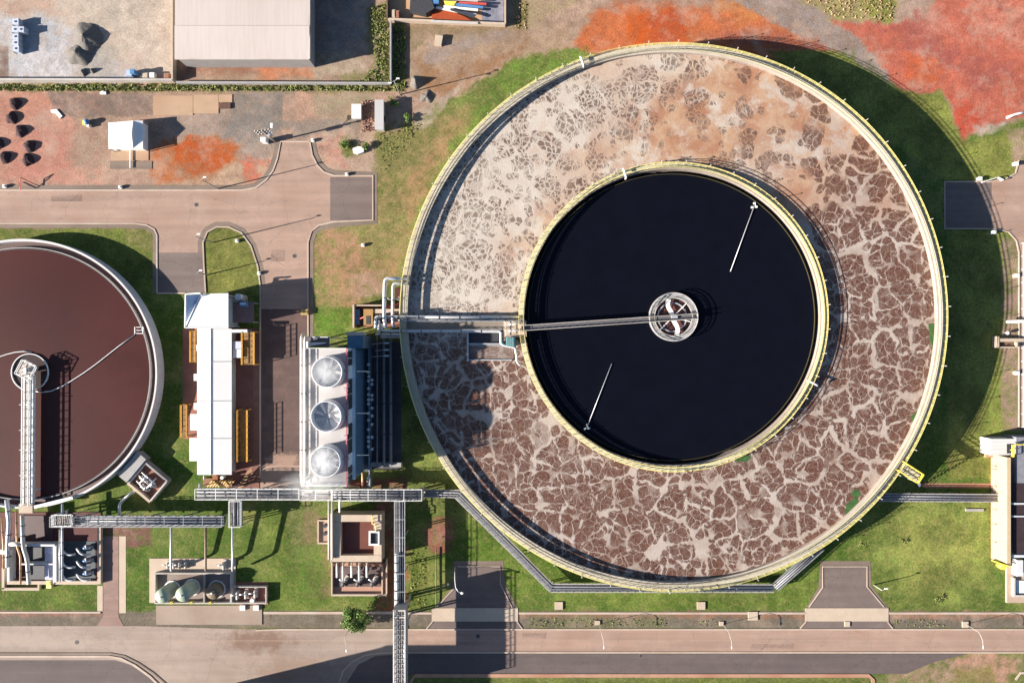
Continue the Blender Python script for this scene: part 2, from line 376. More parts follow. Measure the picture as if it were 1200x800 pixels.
 ([(1120,770),(1185,768),(1185,800),(1130,800)], (208,158,132), 5, 14, .8, .1),
 ([(1125,785),(1160,780),(1170,802),(1120,802)], (150,140,80), 5, 8, .8, .6),
 ([(1180,790),(1210,786),(1210,810),(1185,810)], (112,130,56), 2, 3, .9, 1),
]
def build_ground():
    fx = np.arange(-156, 156.01, 0.42); fy = np.arange(-108, 108.01, 0.42)
    ext = np.array([3000., 1500, 800, 450, 300, 220, 180])
    xs = np.concatenate([-ext, fx, ext[::-1]]); ys = np.concatenate([-ext, fy, ext[::-1]])
    X, Y = np.meshgrid(xs, ys); nx, ny = len(xs), len(ys)
    px = (600 + X/S).ravel(); py = (400 - Y/S).ravel()
    wx = (fbm(px/14, py/14, 1)-.5)*2; wy = (fbm(px/14, py/14, 9)-.5)*2; wf = (fbm(px/3.2, py/3.2, 21, 3)-.5)*2
    n1 = fbm(px/26, py/26, 31); n2 = fbm(px/6, py/6, 41)
    col = np.zeros((len(px), 3)); g = np.array(GRASS, float)
    yl = np.array((170,162,94.)); dk = np.array((94,122,46.))
    t = np.clip((n1-.35)/.3, 0, 1)[:, None]
    col[:] = dk*(1-t) + g*t; t2 = np.clip((n1-.58)/.2, 0, 1)[:, None]*.7; col = col*(1-t2) + yl*t2
    veg = np.ones(len(px))
    for poly, c, soft, warp, op, vg in LAYERS:
        pad = soft + warp*2 + 4; P = np.array(poly, float)
        sel = (px > P[:,0].min()-pad) & (px < P[:,0].max()+pad) & (py > P[:,1].min()-pad) & (py < P[:,1].max()+pad)
        if not sel.any(): continue
        sd = sdist(px[sel] + wx[sel]*warp, py[sel] + wy[sel]*warp, poly) + wf[sel]*warp*.5
        m = np.clip((sd + soft)/(2*soft), 0, 1); m = m*m*(3-2*m)*op
        if op < 1: m *= np.clip(.45 + 1.4*(n2[sel]-.3), 0, 1)/.85; m = np.clip(m, 0, 1)
        cc = np.array(c, float)[None] * (1 + .16*(n2[sel]-.5) + .14*(n1[sel]-.5))[:, None]
        if vg >= .9: 
            tt = np.clip((n1[sel]-.3)/.4, 0, 1)[:, None]; cc = cc*(.86+.2*tt)
        col[sel] = col[sel]*(1-m[:,None]) + cc*m[:,None]; veg[sel] = veg[sel]*(1-m) + vg*m
    c = np.clip(col, 0, 255)/255.; L = np.where(c <= .04045, c/12.92, ((c+.055)/1.055)**2.4)/GAIN
    I = np.arange(nx*ny).reshape(ny, nx)
    F = np.stack([I[:-1,:-1], I[:-1,1:], I[1:,1:], I[1:,:-1]], -1).reshape(-1, 4)
    # rows run south to north
    me = bpy.data.meshes.new('ground'); me.vertices.add(nx*ny)
    inside = (np.abs(X) < 156) & (np.abs(Y) < 108)
    Z = np.where(inside, -(1-0)*0.05*fbm(X/3+500, Y/3+500, 77, 3).reshape(X.shape), -0.03)
    me.vertices.foreach_set('co', np.stack([X, Y, Z], -1).astype(np.float32).ravel())
    me.loops.add(F.size); me.loops.foreach_set('vertex_index', F.ravel().astype(np.int32))
    me.polygons.add(len(F)); me.polygons.foreach_set('loop_start', (np.arange(len(F))*4).astype(np.int32)); me.update(calc_edges=True)
    a = me.attributes.new('tone', 'FLOAT_COLOR', 'POINT')
    a.data.foreach_set('color', np.concatenate([L, veg[:,None]], 1).astype(np.float32).ravel())
    me.polygons.foreach_set('use_smooth', [True]*len(F))
    m = bpy.data.materials.new('ground_soil_and_grass'); m.use_nodes = True; t = m.node_tree; n = t.nodes; l = t.links
    b = n['Principled BSDF']; b.inputs['Roughness'].default_value = .95; b.inputs['Specular IOR Level'].default_value = .15
    at = n.new('ShaderNodeAttribute'); at.attribute_name = 'tone'; ge = n.new('ShaderNodeNewGeometry')
    def noise(sc_, det, lo, hi, o0, o1, rg=.65):
        z = n.new('ShaderNodeTexNoise'); z.inputs['Scale'].default_value = sc_; z.inputs['Detail'].default_value = det; z.inputs['Roughness'].default_value = rg
        l.new(ge.outputs['Position'], z.inputs['Vector']); r = n.new('ShaderNodeMapRange')
        for i, v in enumerate((lo, hi, o0, o1)): r.inputs[i+1].default_value = v
        l.new(z.outputs[0], r.inputs[0]); return r.outputs[0]
    def mul(a_, b_, op='MULTIPLY'):
        q = n.new('ShaderNodeMath'); q.operation = op
        for i, v in enumerate((a_, b_)):
            if isinstance(v, (int, float)): q.inputs[i].default_value = v
            else: l.new(v, q.inputs[i])
        return q.outputs[0]
    f = mul(noise(2.2, 4, .3, .7, .72, 1.28, .75), noise(.5, 5, .3, .7, .86, 1.14))
    gr = noise(1.6, 3, .35, .65, .7, 1.25, .8)           # grass tussocks
    mixg = n.new('ShaderNodeMix'); mixg.data_type = 'FLOAT'; mixg.inputs['A'].default_value = 1
    l.new(at.outputs['Alpha'], mixg.inputs['Factor']); l.new(gr, mixg.inputs['B'])
    f = mul(f, mixg.outputs['Result'])
    v = n.new('ShaderNodeVectorMath'); v.operation = 'SCALE'; l.new(at.outputs['Color'], v.inputs[0]); l.new(f, v.inputs['Scale'])
    # dry straw flecks in grass
    ys_ = n.new('ShaderNodeMix'); ys_.data_type = 'RGBA'; ys_.inputs['B'].default_value = (*alb(190,170,110), 1)
    l.new(mul(noise(.55, 8, .5, .7, 0, .6, .8), at.outputs['Alpha']), ys_.inputs['Factor']); l.new(v.outputs[0], ys_.inputs['A'])
    soil = mul(at.outputs['Alpha'], -1); soil = mul(soil, 1, 'ADD')
    pa = n.new('ShaderNodeMix'); pa.data_type = 'RGBA'; pa.inputs['B'].default_value = (*alb(228,196,172), 1)
    l.new(mul(noise(.16, 9, .5, .68, 0, .6, .72), soil), pa.inputs['Factor']); l.new(ys_.outputs['Result'], pa.inputs['A'])
    dk_ = n.new('ShaderNodeMix'); dk_.data_type = 'RGBA'; dk_.inputs['B'].default_value = (*alb(128,92,78), 1)
    l.new(mul(noise(.3, 9, .54, .72, 0, .55, .78), 1), dk_.inputs['Factor']); l.new(pa.outputs['Result'], dk_.inputs['A'])
    dg = n.new('ShaderNodeMix'); dg.data_type = 'RGBA'; l.new(at.outputs['Alpha'], dg.inputs['Factor']); l.new(dk_.outputs['Result'], dg.inputs['A']); l.new(ys_.outputs['Result'], dg.inputs['B'])
    l.new(dg.outputs['Result'], b.inputs['Base Color'])
    bp = n.new('ShaderNodeBump'); bp.inputs['Strength'].default_value = .5; bp.inputs['Distance'].default_value = .12
    l.new(noise(2.5, 4, 0, 1, 0, 1, .7), bp.inputs['Height']); l.new(bp.outputs[0], b.inputs['Normal'])
    me.materials.append(m); o = bpy.data.objects.new('ground', me); sc.collection.objects.link(o); o['kind'] = 'structure'
build_ground()

# ---------------------------------------------------------------- roads, pavements, kerbs
def road_mat(name, rgb, stain, amt=.6):
    m = mat(name, rgb, .9, .12, .5, .15, bscale=4, stain=stain, stain_amt=amt); t = m.node_tree; n = t.nodes; l = t.links
    b = n['Principled BSDF']; src = b.inputs['Base Color'].links[0].from_socket; g = n.new('ShaderNodeNewGeometry')
    mp = n.new('ShaderNodeMapping'); mp.inputs['Scale'].default_value = (.03, .55, 1); l.new(g.outputs['Position'], mp.inputs['Vector'])
    z = n.new('ShaderNodeTexNoise'); z.inputs['Scale'].default_value = 1; z.inputs['Detail'].default_value = 5; l.new(mp.outputs[0], z.inputs['Vector'])
    r = n.new('ShaderNodeMapRange'); r.inputs[1].default_value = .35; r.inputs[2].default_value = .65; r.inputs[3].default_value = .9; r.inputs[4].default_value = 1.1; l.new(z.outputs[0], r.inputs[0])
    z2 = n.new('ShaderNodeTexNoise'); z2.inputs['Scale'].default_value = 3.5; z2.inputs['Detail'].default_value = 4; z2.inputs['Roughness'].default_value = .8; l.new(g.outputs['Position'], z2.inputs['Vector'])
    r2 = n.new('ShaderNodeMapRange'); r2.inputs[1].default_value = .3; r2.inputs[2].default_value = .7; r2.inputs[3].default_value = .9; r2.inputs[4].default_value = 1.1; l.new(z2.outputs[0], r2.inputs[0])
    mu = n.new('ShaderNodeMath'); mu.operation = 'MULTIPLY'; l.new(r.outputs[0], mu.inputs[0]); l.new(r2.outputs[0], mu.inputs[1])
    v = n.new('ShaderNodeVectorMath'); v.operation = 'SCALE'; l.new(src, v.inputs[0])
    nz = n.new('ShaderNodeTexNoise'); nz.inputs['Scale'].default_value = .6; nz.inputs['Detail'].default_value = 4; l.new(g.outputs['Position'], nz.inputs['Vector'])
    wv_ = n.new('ShaderNodeVectorMath'); wv_.operation = 'MULTIPLY_ADD'; l.new(nz.outputs[1], wv_.inputs[0]); wv_.inputs[1].default_value = (2.5, 2.5, 0); l.new(g.outputs['Position'], wv_.inputs[2])
    vo = n.new('ShaderNodeTexVoronoi'); vo.feature = 'DISTANCE_TO_EDGE'; vo.voronoi_dimensions = '2D'; vo.inputs['Scale'].default_value = .11; l.new(wv_.outputs[0], vo.inputs['Vector'])
    r3 = n.new('ShaderNodeMapRange'); r3.inputs[1].default_value = 0; r3.inputs[2].default_value = .012; r3.inputs[3].default_value = .80; r3.inputs[4].default_value = 1; l.new(vo.outputs['Distance'], r3.inputs[0])
    mu2 = n.new('ShaderNodeMath'); mu2.operation = 'MULTIPLY'; l.new(mu.outputs[0], mu2.inputs[0]); l.new(r3.outputs[0], mu2.inputs[1])
    l.new(mu2.outputs[0], v.inputs['Scale']); l.new(v.outputs[0], b.inputs['Base Color']); return m
PINKC = road_mat('pink_concrete_road', alb(204,170,150), alb(186,146,124))
PINKL = road_mat('pale_road', alb(198,176,160), alb(172,146,128))
def mud(m, cx, cy, rx, ry, col, amt):
    t = m.node_tree; n = t.nodes; l = t.links; b = n['Principled BSDF']; src = b.inputs['Base Color'].links[0].from_socket
    g = n.new('ShaderNodeNewGeometry'); mp = n.new('ShaderNodeMapping'); mp.inputs['Location'].default_value = (-cx/rx, -cy/ry, 0); mp.inputs['Scale'].default_value = (1/rx, 1/ry, 0)
    l.new(g.outputs['Position'], mp.inputs['Vector']); ln = n.new('ShaderNodeVectorMath'); ln.operation = 'LENGTH'; l.new(mp.outputs[0], ln.inputs[0])
    z = n.new('ShaderNodeTexNoise'); z.inputs['Scale'].default_value = .35; z.inputs['Detail'].default_value = 8; z.inputs['Roughness'].default_value = .75; l.new(g.outputs['Position'], z.inputs['Vector'])
    a = n.new('ShaderNodeMapRange'); a.inputs[1].default_value = .2; a.inputs[2].default_value = 1; a.inputs[3].default_value = .25; a.inputs[4].default_value = -.25; l.new(ln.outputs['Value'], a.inputs[0])
    ad = n.new('ShaderNodeMath'); l.new(a.outputs[0], ad.inputs[0]); l.new(z.outputs[0], ad.inputs[1])
    r = n.new('ShaderNodeMapRange'); r.inputs[1].default_value = .5; r.inputs[2].default_value = .72; r.inputs[4].default_value = amt; l.new(ad.outputs[0], r.inputs[0])
    x = n.new('ShaderNodeMix'); x.data_type = 'RGBA'; x.inputs['B'].default_value = (*col, 1); l.new(r.outputs[0], x.inputs['Factor']); l.new(src, x.inputs['A']); l.new(x.outputs['Result'], b.inputs['Base Color'])
mud(PINKL, *U(300,750), 17, 5.5, alb(150,112,92), .75); mud(PINKL, *U(350,785), 22, 8, alb(176,142,120), .6); mud(PINKL, *U(60,752), 30, 3, alb(216,194,176), .6)
ASPH = road_mat('worn_asphalt', alb(146,128,120), alb(122,106,100))
ASPD = road_mat('brown_asphalt', alb(116,91,84), alb(140,110,98))
ASPL = road_mat('dark_asphalt', alb(126,111,107), alb(108,95,92))
PAVE = road_mat('pavement_concrete', alb(160,140,124), alb(130,112,98))
def gpts(p): return [U(x, y) for x, y in p]
def roadsheet(name, pts, z, m, label=None): return struct(name, MB().sheet(gpts(pts), z), m, label)
def kerb_line(pts, wd=.32, z1=.13, name='kerb', m=None, label=None):
    mb = MB(); q = gpts(pts)
    L = []
    for i, p in enumerate(q):
        a = Vector(q[max(0,i-1)]); b = Vector(q[min(len(q)-1,i+1)]); t = (b-a).normalized(); nn = Vector((-t.y, t.x))*wd/2
        L.append((Vector(p)+nn, Vector(p)-nn))
    vs_ = []
    for a, b in L: vs_ += [(a.x,a.y,-.05),(a.x,a.y,z1),(b.x,b.y,z1),(b.x,b.y,-.05)]
    fs = []
    for i in range(len(L)-1):
        o = i*4
        for k in range(3): fs.append((o+k, o+4+k, o+5+k, o+1+k))
    fs += [(0,1,2,3), tuple(len(vs_)-4+k for k in (3,2,1,0))]
    mb.add(vs_, fs); return struct(name, mb, m or KERB, label)
def arc(cx, cy, r, a0, a1, n=8): return [(cx + r*math.cos(R(a0+(a1-a0)*i/n)), cy + r*math.sin(R(a0+(a1-a0)*i/n))) for i in range(n+1)]

topk = [(-300,223),(285,223),(300,220),(312,211),(320,200),(325,186),(329,166)]
rk = [(363,166),(366,182),(372,194),(380,202),(392,206),(437,206),(437,258),(392,260),(374,264),(365,271),(361,284)]
isl = [(305,560),(305,335),(302,312),(294,288),(283,273),(268,266),(254,266),(243,272),(238,284),(239,310),(241,343)]
lk = [(184,343),(184,276),(181,269),(172,264),(158,262),(-300,262)]
roadsheet('road', topk + [(363,166)] + rk[1:] + [(361,572),(305,572)] + isl[1:] + lk, .004, PINKC)
roadsheet('pavement', [(184,296),(240,296),(241,343),(184,343)], .008, ASPH)
roadsheet('pavement', [(387,207.5),(436,207.5),(436,257),(387,258.5)], .008, ASPH)
roadsheet('road', [(306,362),(360,362),(360,545),(306,545)], .008, ASPD)
mud(ASPD, *U(334,545), 8, 6, alb(205,168,145), .8)
roadsheet('pavement', [(297,386),(304,386),(304,572),(297,572)], .085, road_mat('terracotta_strip', alb(166,116,98), alb(140,94,80)))
kerb_line(topk + [(363,166)] + rk + [(361,400),(361,572)])
kerb_line(isl); kerb_line(lk + [] , m=KERB); kerb_line([(184,343.5),(217,343.5)])
def strip(pts, off, wd, z, m, name='pavement'):
    q = gpts(pts); A = []; B = []
    for i, p in enumerate(q):
        a = Vector(q[max(0,i-1)]); b = Vector(q[min(len(q)-1,i+1)]); t = (b-a).normalized(); nn = Vector((-t.y, t.x))
        A.append(Vector(p)+nn*off); B.append(Vector(p)+nn*(off+wd))
    vs_ = [(*a, z) for a in A] + [(*b, z) for b in B]; n = len(A)
    fs = [(i, n+i, n+i+1, i+1) if wd < 0 else (i, i+1, n+i+1, n+i) for i in range(n-1)]
    return struct(name, MB().add(vs_, fs), m)
strip(topk, .2, 1.0, .006, PAVE); strip(rk + [(361,400)], .2, 1.1, .006, PAVE); strip(isl[1:], -.2, -1.1, .006, PAVE); strip(lk, .2, .8, .006, PAVE)
# main road along the bottom
X0, X1 = -500, 1700
roadsheet('road', [(X0,735),(470,737),(X1,737),(X1,764),(470,764),(440,800),(440,830),(X0,830)], .004, PINKC, None)
roadsheet('road', [(X0,733),(160,733),(300,737),(470,738),(470,763.5),(430,775),(400,800),(396,826),(X0,826)], .008, PINKL)
roadsheet('road', [(470,765.5),(1135,765.5),(1095,775),(1062,789),(480,789),(470,830),(405,830),(406,800),(420,778),(440,768)], .018, ASPL)
roadsheet('road', [(X0,773),(135,773),(152,778),(172,790),(190,806),(200,826),(X0,826)], .014, ASPL)
struct('ground_marking', MB().sheet(gpts([(X0,750.6),(X0,750.0),(X1,750.0),(X1,750.6)]), .012), mat('faded_lane_line', alb(214,184,160), .9, .2, .5))
kerb_line([(300,738),(330,737),(X1,737)], .35); kerb_line([(470,764),(X1,764)], .35)
kerb_line([(400,826),(397,800),(402,786),(412,775),(428,767),(445,764.5),(470,764)], .3)
kerb_line([(X0,765),(130,765),(146,768),(162,776),(180,788),(196,802),(204,826)], .35, m=PAVE)
kerb_line([(X0,768.5),(128,768.5),(142,771),(158,779),(176,792),(190,806),(198,826)], .5, .16)
kerb_line([(480,826),(481,800),(486,791),(1018,791),(1023,796),(1024,826)], .8, .14, m=mat('weathered_red_kerb', alb(222,170,140), .9, .2, .4, stain=alb(190,110,80), stain_amt=.7))
kerb_line([(0-300,717),(118,717)], .4); kerb_line([(309,717.5),(465,717.5)], .6); kerb_line([(478,718),(506,718)], .5)
kerb_line([(608,718),(944,718)], .5); kerb_line([(1042,718),(X1,718)], .5)
kerb_line([(1190,796),(1196,788),(1230,786)], .5)
for i, (px, py, lab) in enumerate(((751,768,'small round manhole cover on the grey lower road'),(560,745,'round manhole cover on the pink road beside the left ramp'),(230,240,'round manhole cover on the upper left road'),(345,300,'round manhole cover on the road between island and lawn'),(90,752,'round manhole cover on the pale road at the lower left'))):
    x, y = U(px, py); t_ = Thing('manhole_cover', lab, 'manhole cover', x, y); t_.part('frame', MB().cyl(x, y, .5, -.02, .035, 20), PAVE); t_.part('lid', MB().cyl(x, y, .38, .03, .045, 20), DARK)
for pts in ([(612,741),(640,741),(640,748),(612,748)],[(880,754),(930,754),(930,761),(880,761)],[(60,228),(96,228),(96,236),(60,236)],[(318,292),(334,292),(334,312),(318,312)]):
    roadsheet('pavement', pts, .016, road_mat('repair_patch', alb(186,154,136), alb(166,134,116)))
# ramps to the road
def ramp(pad, slab, skirt, cut):
    roadsheet('pavement', [(x, y) for x, y in skirt], .004, PAVE); roadsheet('pavement', pad, .008, ASPH)
    kerb_line(cut, .22, .12)
    struct('pavement', MB().prism(gpts(slab), 0, .1), CREAM)
    a, b = slab[3][0], slab[2][0]; roadsheet('pavement', [(a+1,728),(b-1,728),(b+5,736),(a-6,736)], .008, ASPH)
    kerb_line([(a+1,728),(a-6,736)], .22); kerb_line([(b-1,728),(b+5,736)], .22)
ramp([(965,663.5),(1015.5,663.5),(1016,687),(1036,712),(947,712),(964,689)], rect(943.5,712,1041,727.5), [(961,657),(1020,657),(1021,686),(1044,716),(942,716),(959,688)],
     [(948,711),(964,688),(964,663.5),(1016,663.5),(1016,687),(1036,711)])
ramp([(536,663.5),(586,663.5),(587,684),(602,712),(512,712),(535,689)], rect(506,712,607,727.5), [(532,657),(590,657),(592,684),(609,716),(505,716),(530,688)],
     [(512,711),(532,689),(533,680)]); kerb_line([(536,663.5),(586,663.5),(586.5,684),(600,711)], .22, .12)
# small paths
roadsheet('path', [(121,628),(139,628),(139,722),(146,735),(112,735),(121,722)], .006, road_mat('pink_path', alb(184,150,136), alb(160,122,108)))
roadsheet('pavement', [(139.6,628),(147.5,628),(147.5,718),(139.6,718)], .01, CREAM); roadsheet('pavement', [(114,686),(120.4,686),(120.4,716),(114,716)], .01, CREAM)
roadsheet('path', [(1072,566),(1166,566),(1166,571.5),(1084,571.5)], .006, road_mat('terracotta_path', alb(208,150,120), alb(180,120,95)))
# right junction
roadsheet('road', [(1107,213),(1150,213),(1175,212),(1190,205),(1194,190),(1300,190),(1300,300),(1196,300),(1192,283),(1182,272),(1165,268),(1107,268)], .006, PINKC)
roadsheet('pavement', [(1108,214),(1162,214),(1162,267),(1108,267)], .01, ASPH)
kerb_line([(1194,188),(1190,203),(1178,210),(1160,213),(1107,213),(1107,268),(1165,268),(1182,272),(1191,282),(1194,296),(1194,500)], .3)
roadsheet('road', [(1195,300),(1300,300),(1300,500),(1195,500)], .006, PINKC)
# slabs in the demolition strip
SLAB = mat('sand_slab', alb(222,184,150), .9, .1, .4, stain=alb(196,150,118), stain_amt=.5)
for i, (a,b,c,e,lab) in enumerate([(179.5,112,226,135,'square sand coloured concrete slab next to the grey gravel'),(226.4,111,256,133,'middle sand coloured concrete slab of the strip'),(256.4,111,272,120,'small sand coloured slab end above a dark pit')]):
    x, y = U((a+c)/2, (b+e)/2); single('concrete_slab', MB().pbox(a,b,c,e,-.05,.1+.01*i), SLAB, lab, 'slab', x, y, 0, 'sand coloured slabs north of the canopy')
x, y = U(152,182); single('concrete_slab', MB().pbox(130,175.5,174,188,-.05,.09), SLAB, 'sand coloured paving just south of the white canopy', 'slab', x, y)
x, y = U(163,194); single('concrete_slab', MB().pbox(129,189,178,198,-.05,.06), PAVE, 'grey concrete slab south of the sand paving by the canopy', 'slab', x, y)
for (a,b,c,e,lab) in [(650,705,659.5,714,'square cream inspection slab in grass left of the wide lawn'),(817,705,826.5,714,'square cream inspection slab in grass below the tank middle'),(877,716.5,888,726.5,'cream concrete block across the verge kerb'),(1128,728,1135,735,'small white concrete footing at the right street lamp'),(843,728,848,733,'small white concrete footing at the middle street lamp'),(697,727,703,732,'small white concrete footing at the left street lamp'),(990,728,996,734,'small cream block on the verge in front of the right ramp'),(700,198-700+700,704,202,None)]:
    if lab is None: continue
    x, y = U((a+c)/2, (b+e)/2); single('concrete_footing', MB().pbox(a,b,c,e,-.05,.25), CREAM, lab, 'concrete block', x, y)

# ---------------------------------------------------------------- big round tank
BX, BY = U(788.1, 371.5, 6.8); RO = 320*S*(1-6.8/HC) - .1; ZT = 6.8; ZF = 5.8
T = Thing('aeration_tank', 'huge round concrete tank with yellow railed rim, foamy brown liquid in its outer ring', 'tank', BX, BY)
mb = MB().lathe(BX, BY, [(RO-1.35,0),(RO-1.35,ZT-.25),(RO-2.25,ZT-.25+.25),(RO-2.25,0)], 240, smooth=False)
RIMY = mat('rim_yellow_paint', (.72,.63,.24), .5, .08, 1.0)
SCUMW = mat('scum_stained_concrete', (.30,.25,.205), .85, .2, 1.0, stain=(.18,.13,.10), stain_amt=.7)
mb = MB().ring(BX, BY, RO-1.75, RO-1.3, -.1, ZT-.1, 240); T.part('wall', mb, SCUMW); T.part('coping', MB().ring(BX, BY, RO-1.78, RO-1.3, ZT-.09, ZT+.04, 240), mat('cream_coping', alb(236,222,204), .8, .12, 1.2, stain=alb(190,170,150), stain_amt=.5))
T.part('outer_wall', MB().ring(BX, BY, RO-1.29, RO-1.0, -.1, ZT-.32, 240), CONC)
T.part('walkway', MB().ring(BX, BY, RO-1.29, RO, ZT-.3, ZT, 240), WALKC)
def ringrail(r, z, n, npost, h=1.1, t=.055, levels=(1.0,.55), skip=None):
    m_ = MB()
    for lv in levels: m_.ring(BX, BY, r-t, r+t, z+h*lv-t, z+h*lv+t, n)
    for i in range(npost):
        a = 2*math.pi*i/npost; x, y = BX+r*math.cos(a), BY+r*math.sin(a); m_.box(x-t,y-t,x+t,y+t,z,z+h)
    return m_
T.part('guard_rail', ringrail(RO-.06, ZT, 240, 210, t=.033, levels=(1,.66,.33)), RIMY); T.part('guard_rail', ringrail(RO-1.22, ZT, 240, 210, t=.028, levels=(1,.55)), PALE)
T.part('kick_panel', MB().ring(BX, BY, RO-1.5, RO-1.42, ZT+.4, ZT+.95, 240), mat('cream_panel', alb(222,212,172), .6, .1, 1))
# inner basin
RI = 34.55
T.part('inner_wall', MB().ring(BX, BY, RI-1.3, RI-1.0, 0, ZT-.1, 180), SCUMW)
T.part('inner_walkway', MB().ring(BX, BY, RI-.99, RI, ZT-.3, ZT, 180), mat('pale_yellow_walkway', alb(244,238,196), .8, .12, 1.0, stain=alb(196,170,120), stain_amt=.4))
T.part('inner_outer_wall', MB().ring(BX, BY, RI-.99, RI-.75, 0, ZT-.31, 180), CONC)
T.part('guard_rail', ringrail(RI-.05, ZT, 180, 130, t=.04), PYEL); T.part('guard_rail', ringrail(RI-1.0, ZT, 180, 130, t=.035), PYEL)
T.part('kick_panel', MB().ring(BX, BY, RI-1.14, RI-1.08, ZT+.35, ZT+.9, 180), M['cream_panel'])
T.part('weir', MB().ring(BX, BY, RI-2.3, RI-2.2, ZF-.3, ZF+.2, 180), mat('tarnished_weir', alb(92,82,52), .6, .2, 2))
# foam water
def foam():
    nr, na = 40, 240; r0, r1 = RI-.6, RO-1.4; vs_ = []; fs = []; cov = []
    for i in range(nr+1):
        r = r0 + (r1-r0)*i/nr
        for k in range(na):
            a = 2*math.pi*k/na; x, y = BX+r*math.cos(a), BY+r*math.sin(a); vs_.append((x, y, ZF))
            px, py = 600 + x/(S*(1-ZF/HC)), 400 - y/(S*(1-ZF/HC))
            # coverage: thick pale scum from west over north, thin veins east and south
            def g(cx, cy, sg): return math.exp(-((px-cx)**2+(py-cy)**2)/(2*sg*sg))
            c = 1.0*g(540,230,85) + 1.0*g(510,330,55) + .9*g(560,330,50) + .95*g(640,140,75) + .8*g(730,110,70) + .5*g(820,110,70) + .5*g(880,170,50) + .15*g(640,560,40)
            c = min(1, c)
            if py > 385: c *= max(0, 1-(py-385)/35)
            tn = min(1, .95*g(860,105,60) + .9*g(770,165,38) + .6*g(830,170,40) + .75*g(640,262,28) + .6*g(605,300,18) + .7*g(1000,150,40) + .5*g(705,75,26) + .6*g(650,165,26) + .7*g(580,355,16) + .8*g(935,225,30) + .5*g(1035,240,14) + .5*g(950,120,40) + .5*g(700,190,26))
            cov.append((c, tn, 0, 1))
    for i in range(nr):
        for k in range(na): fs.append((i*na+k, (i+1)*na+k, (i+1)*na+(k+1)%na, i*na+(k+1)%na))
    m = bpy.data.materials.new('foaming_sludge'); m.use_nodes = True; t = m.node_tree; n = t.nodes; l = t.links
    b = n['Principled BSDF']
    def N(tp, **kw):
        q = n.new(tp)
        for k_, v_ in kw.items(): setattr(q, k_, v_)
        return q
    def setin(q, i, v):
        if isinstance(v, (int, float, tuple)): q.inputs[i].default_value = v
        else: l.new(v, q.inputs[i])
    def mth(op, a_, b_=None, c_=None, clamp=False):
        q = N('ShaderNodeMath', operation=op, use_clamp=clamp); setin(q, 0, a_)
        if b_ is not None: setin(q, 1, b_)
        if c_ is not None: setin(q, 2, c_)
        return q.outputs[0]
    def mr(v, a0, a1, b0, b1, smooth=False):
        q = N('ShaderNodeMapRange', interpolation_type='SMOOTHSTEP' if smooth else 'LINEAR')
        for i, x_ in enumerate((v, a0, a1, b0, b1)): setin(q, i, x_)
        return q.outputs[0]
    def mixc(f, a_, b_):
        q = N('ShaderNodeMix', data_type='RGBA'); setin(q, 'Factor', f)
        setin(q, 'A', (*a_, 1) if isinstance(a_, tuple) else a_); setin(q, 'B', (*b_, 1) if isinstance(b_, tuple) else b_); return q.outputs['Result']
    at = N('ShaderNodeAttribute', attribute_name='scum'); sp = N('ShaderNodeSeparateColor'); l.new(at.outputs['Color'], sp.inputs[0])
    C, TN = sp.outputs[0], sp.outputs[1]
    ge = N('ShaderNodeNewGeometry')
    def noise(scale, det=3, rg=.5, vec=None, col=False, off=0):
        z = N('ShaderNodeTexNoise'); z.inputs['Scale'].default_value = scale; z.inputs['Detail'].default_value = det; z.inputs['Roughness'].default_value = rg
        v = vec or ge.outputs['Position']
        if off:
            ad = N('ShaderNodeVectorMath', operation='ADD'); l.new(v, ad.inputs[0]); ad.inputs[1].default_value = (off, off*1.7, 0); v = ad.outputs[0]
        l.new(v, z.inputs['Vector']); return z.outputs[1 if col else 0]
    def warp(vec, scale, amt, off):
        c_ = noise(scale, 3, .55, vec, True, off); s1 = N('ShaderNodeVectorMath', operation='SUBTRACT'); l.new(c_, s1.inputs[0]); s1.inputs[1].default_value = (.5,.5,.5)
        s2 = N('ShaderNodeVectorMath', operation='SCALE'); l.new(s1.outputs[0], s2.inputs[0]); s2.inputs['Scale'].default_value = amt
        s3 = N('ShaderNodeVectorMath', operation='ADD'); l.new(vec, s3.inputs[0]); l.new(s2.outputs[0], s3.inputs[1]); return s3.outputs[0]
    def vor2(vec, scale, sd=0):      # cells: distance to edge, distance to centre, random value of the cell
        if sd:
            ad = N('ShaderNodeVectorMath', operation='ADD'); l.new(vec, ad.inputs[0]); ad.inputs[1].default_value = (sd, sd*.7, 0); vec = ad.outputs[0]
        e = N('ShaderNodeTexVoronoi', feature='DISTANCE_TO_EDGE', voronoi_dimensions='2D'); e.inputs['Scale'].default_value = scale; l.new(vec, e.inputs['Vector'])
        f = N('ShaderNodeTexVoronoi', feature='F1', voronoi_dimensions='2D'); f.inputs['Scale'].default_value = scale; l.new(vec, f.inputs['Vector'])
        q = N('ShaderNodeSeparateColor'); l.new(f.outputs['Color'], q.inputs[0]); return e.outputs['Distance'], f.outputs['Distance'], q.outputs[0], q.outputs[1]
    P1 = warp(warp(ge.outputs['Position'], .10, 4.5, 3), .45, 1.5, 11); P2 = warp(P1, 1.3, .8, 29); P4 = warp(P1, .8, 2.2, 19)
    n_lo = noise(.075, 3, .55, None, False, 40); n_md = noise(.2, 3, .6, None, False, 90); n_pr = noise(.45, 3, .6, P1, False, 17)
    TC = mth('MAXIMUM', C, TN)
    eA, fA, rA, rA2 = vor2(P2, .185); eS, fS, rS, rS2 = vor2(P2, .46, 37)
    # big rounded brown islands
    rough = mth('MULTIPLY', mth('SUBTRACT', noise(.9, 4, .6, None, False, 55), .5), .13)
    wA = mth('ADD', mr(n_lo, .38, .66, .015, .085), mth('MULTIPLY', TC, .03))
    wA = mth('ADD', wA, rough)
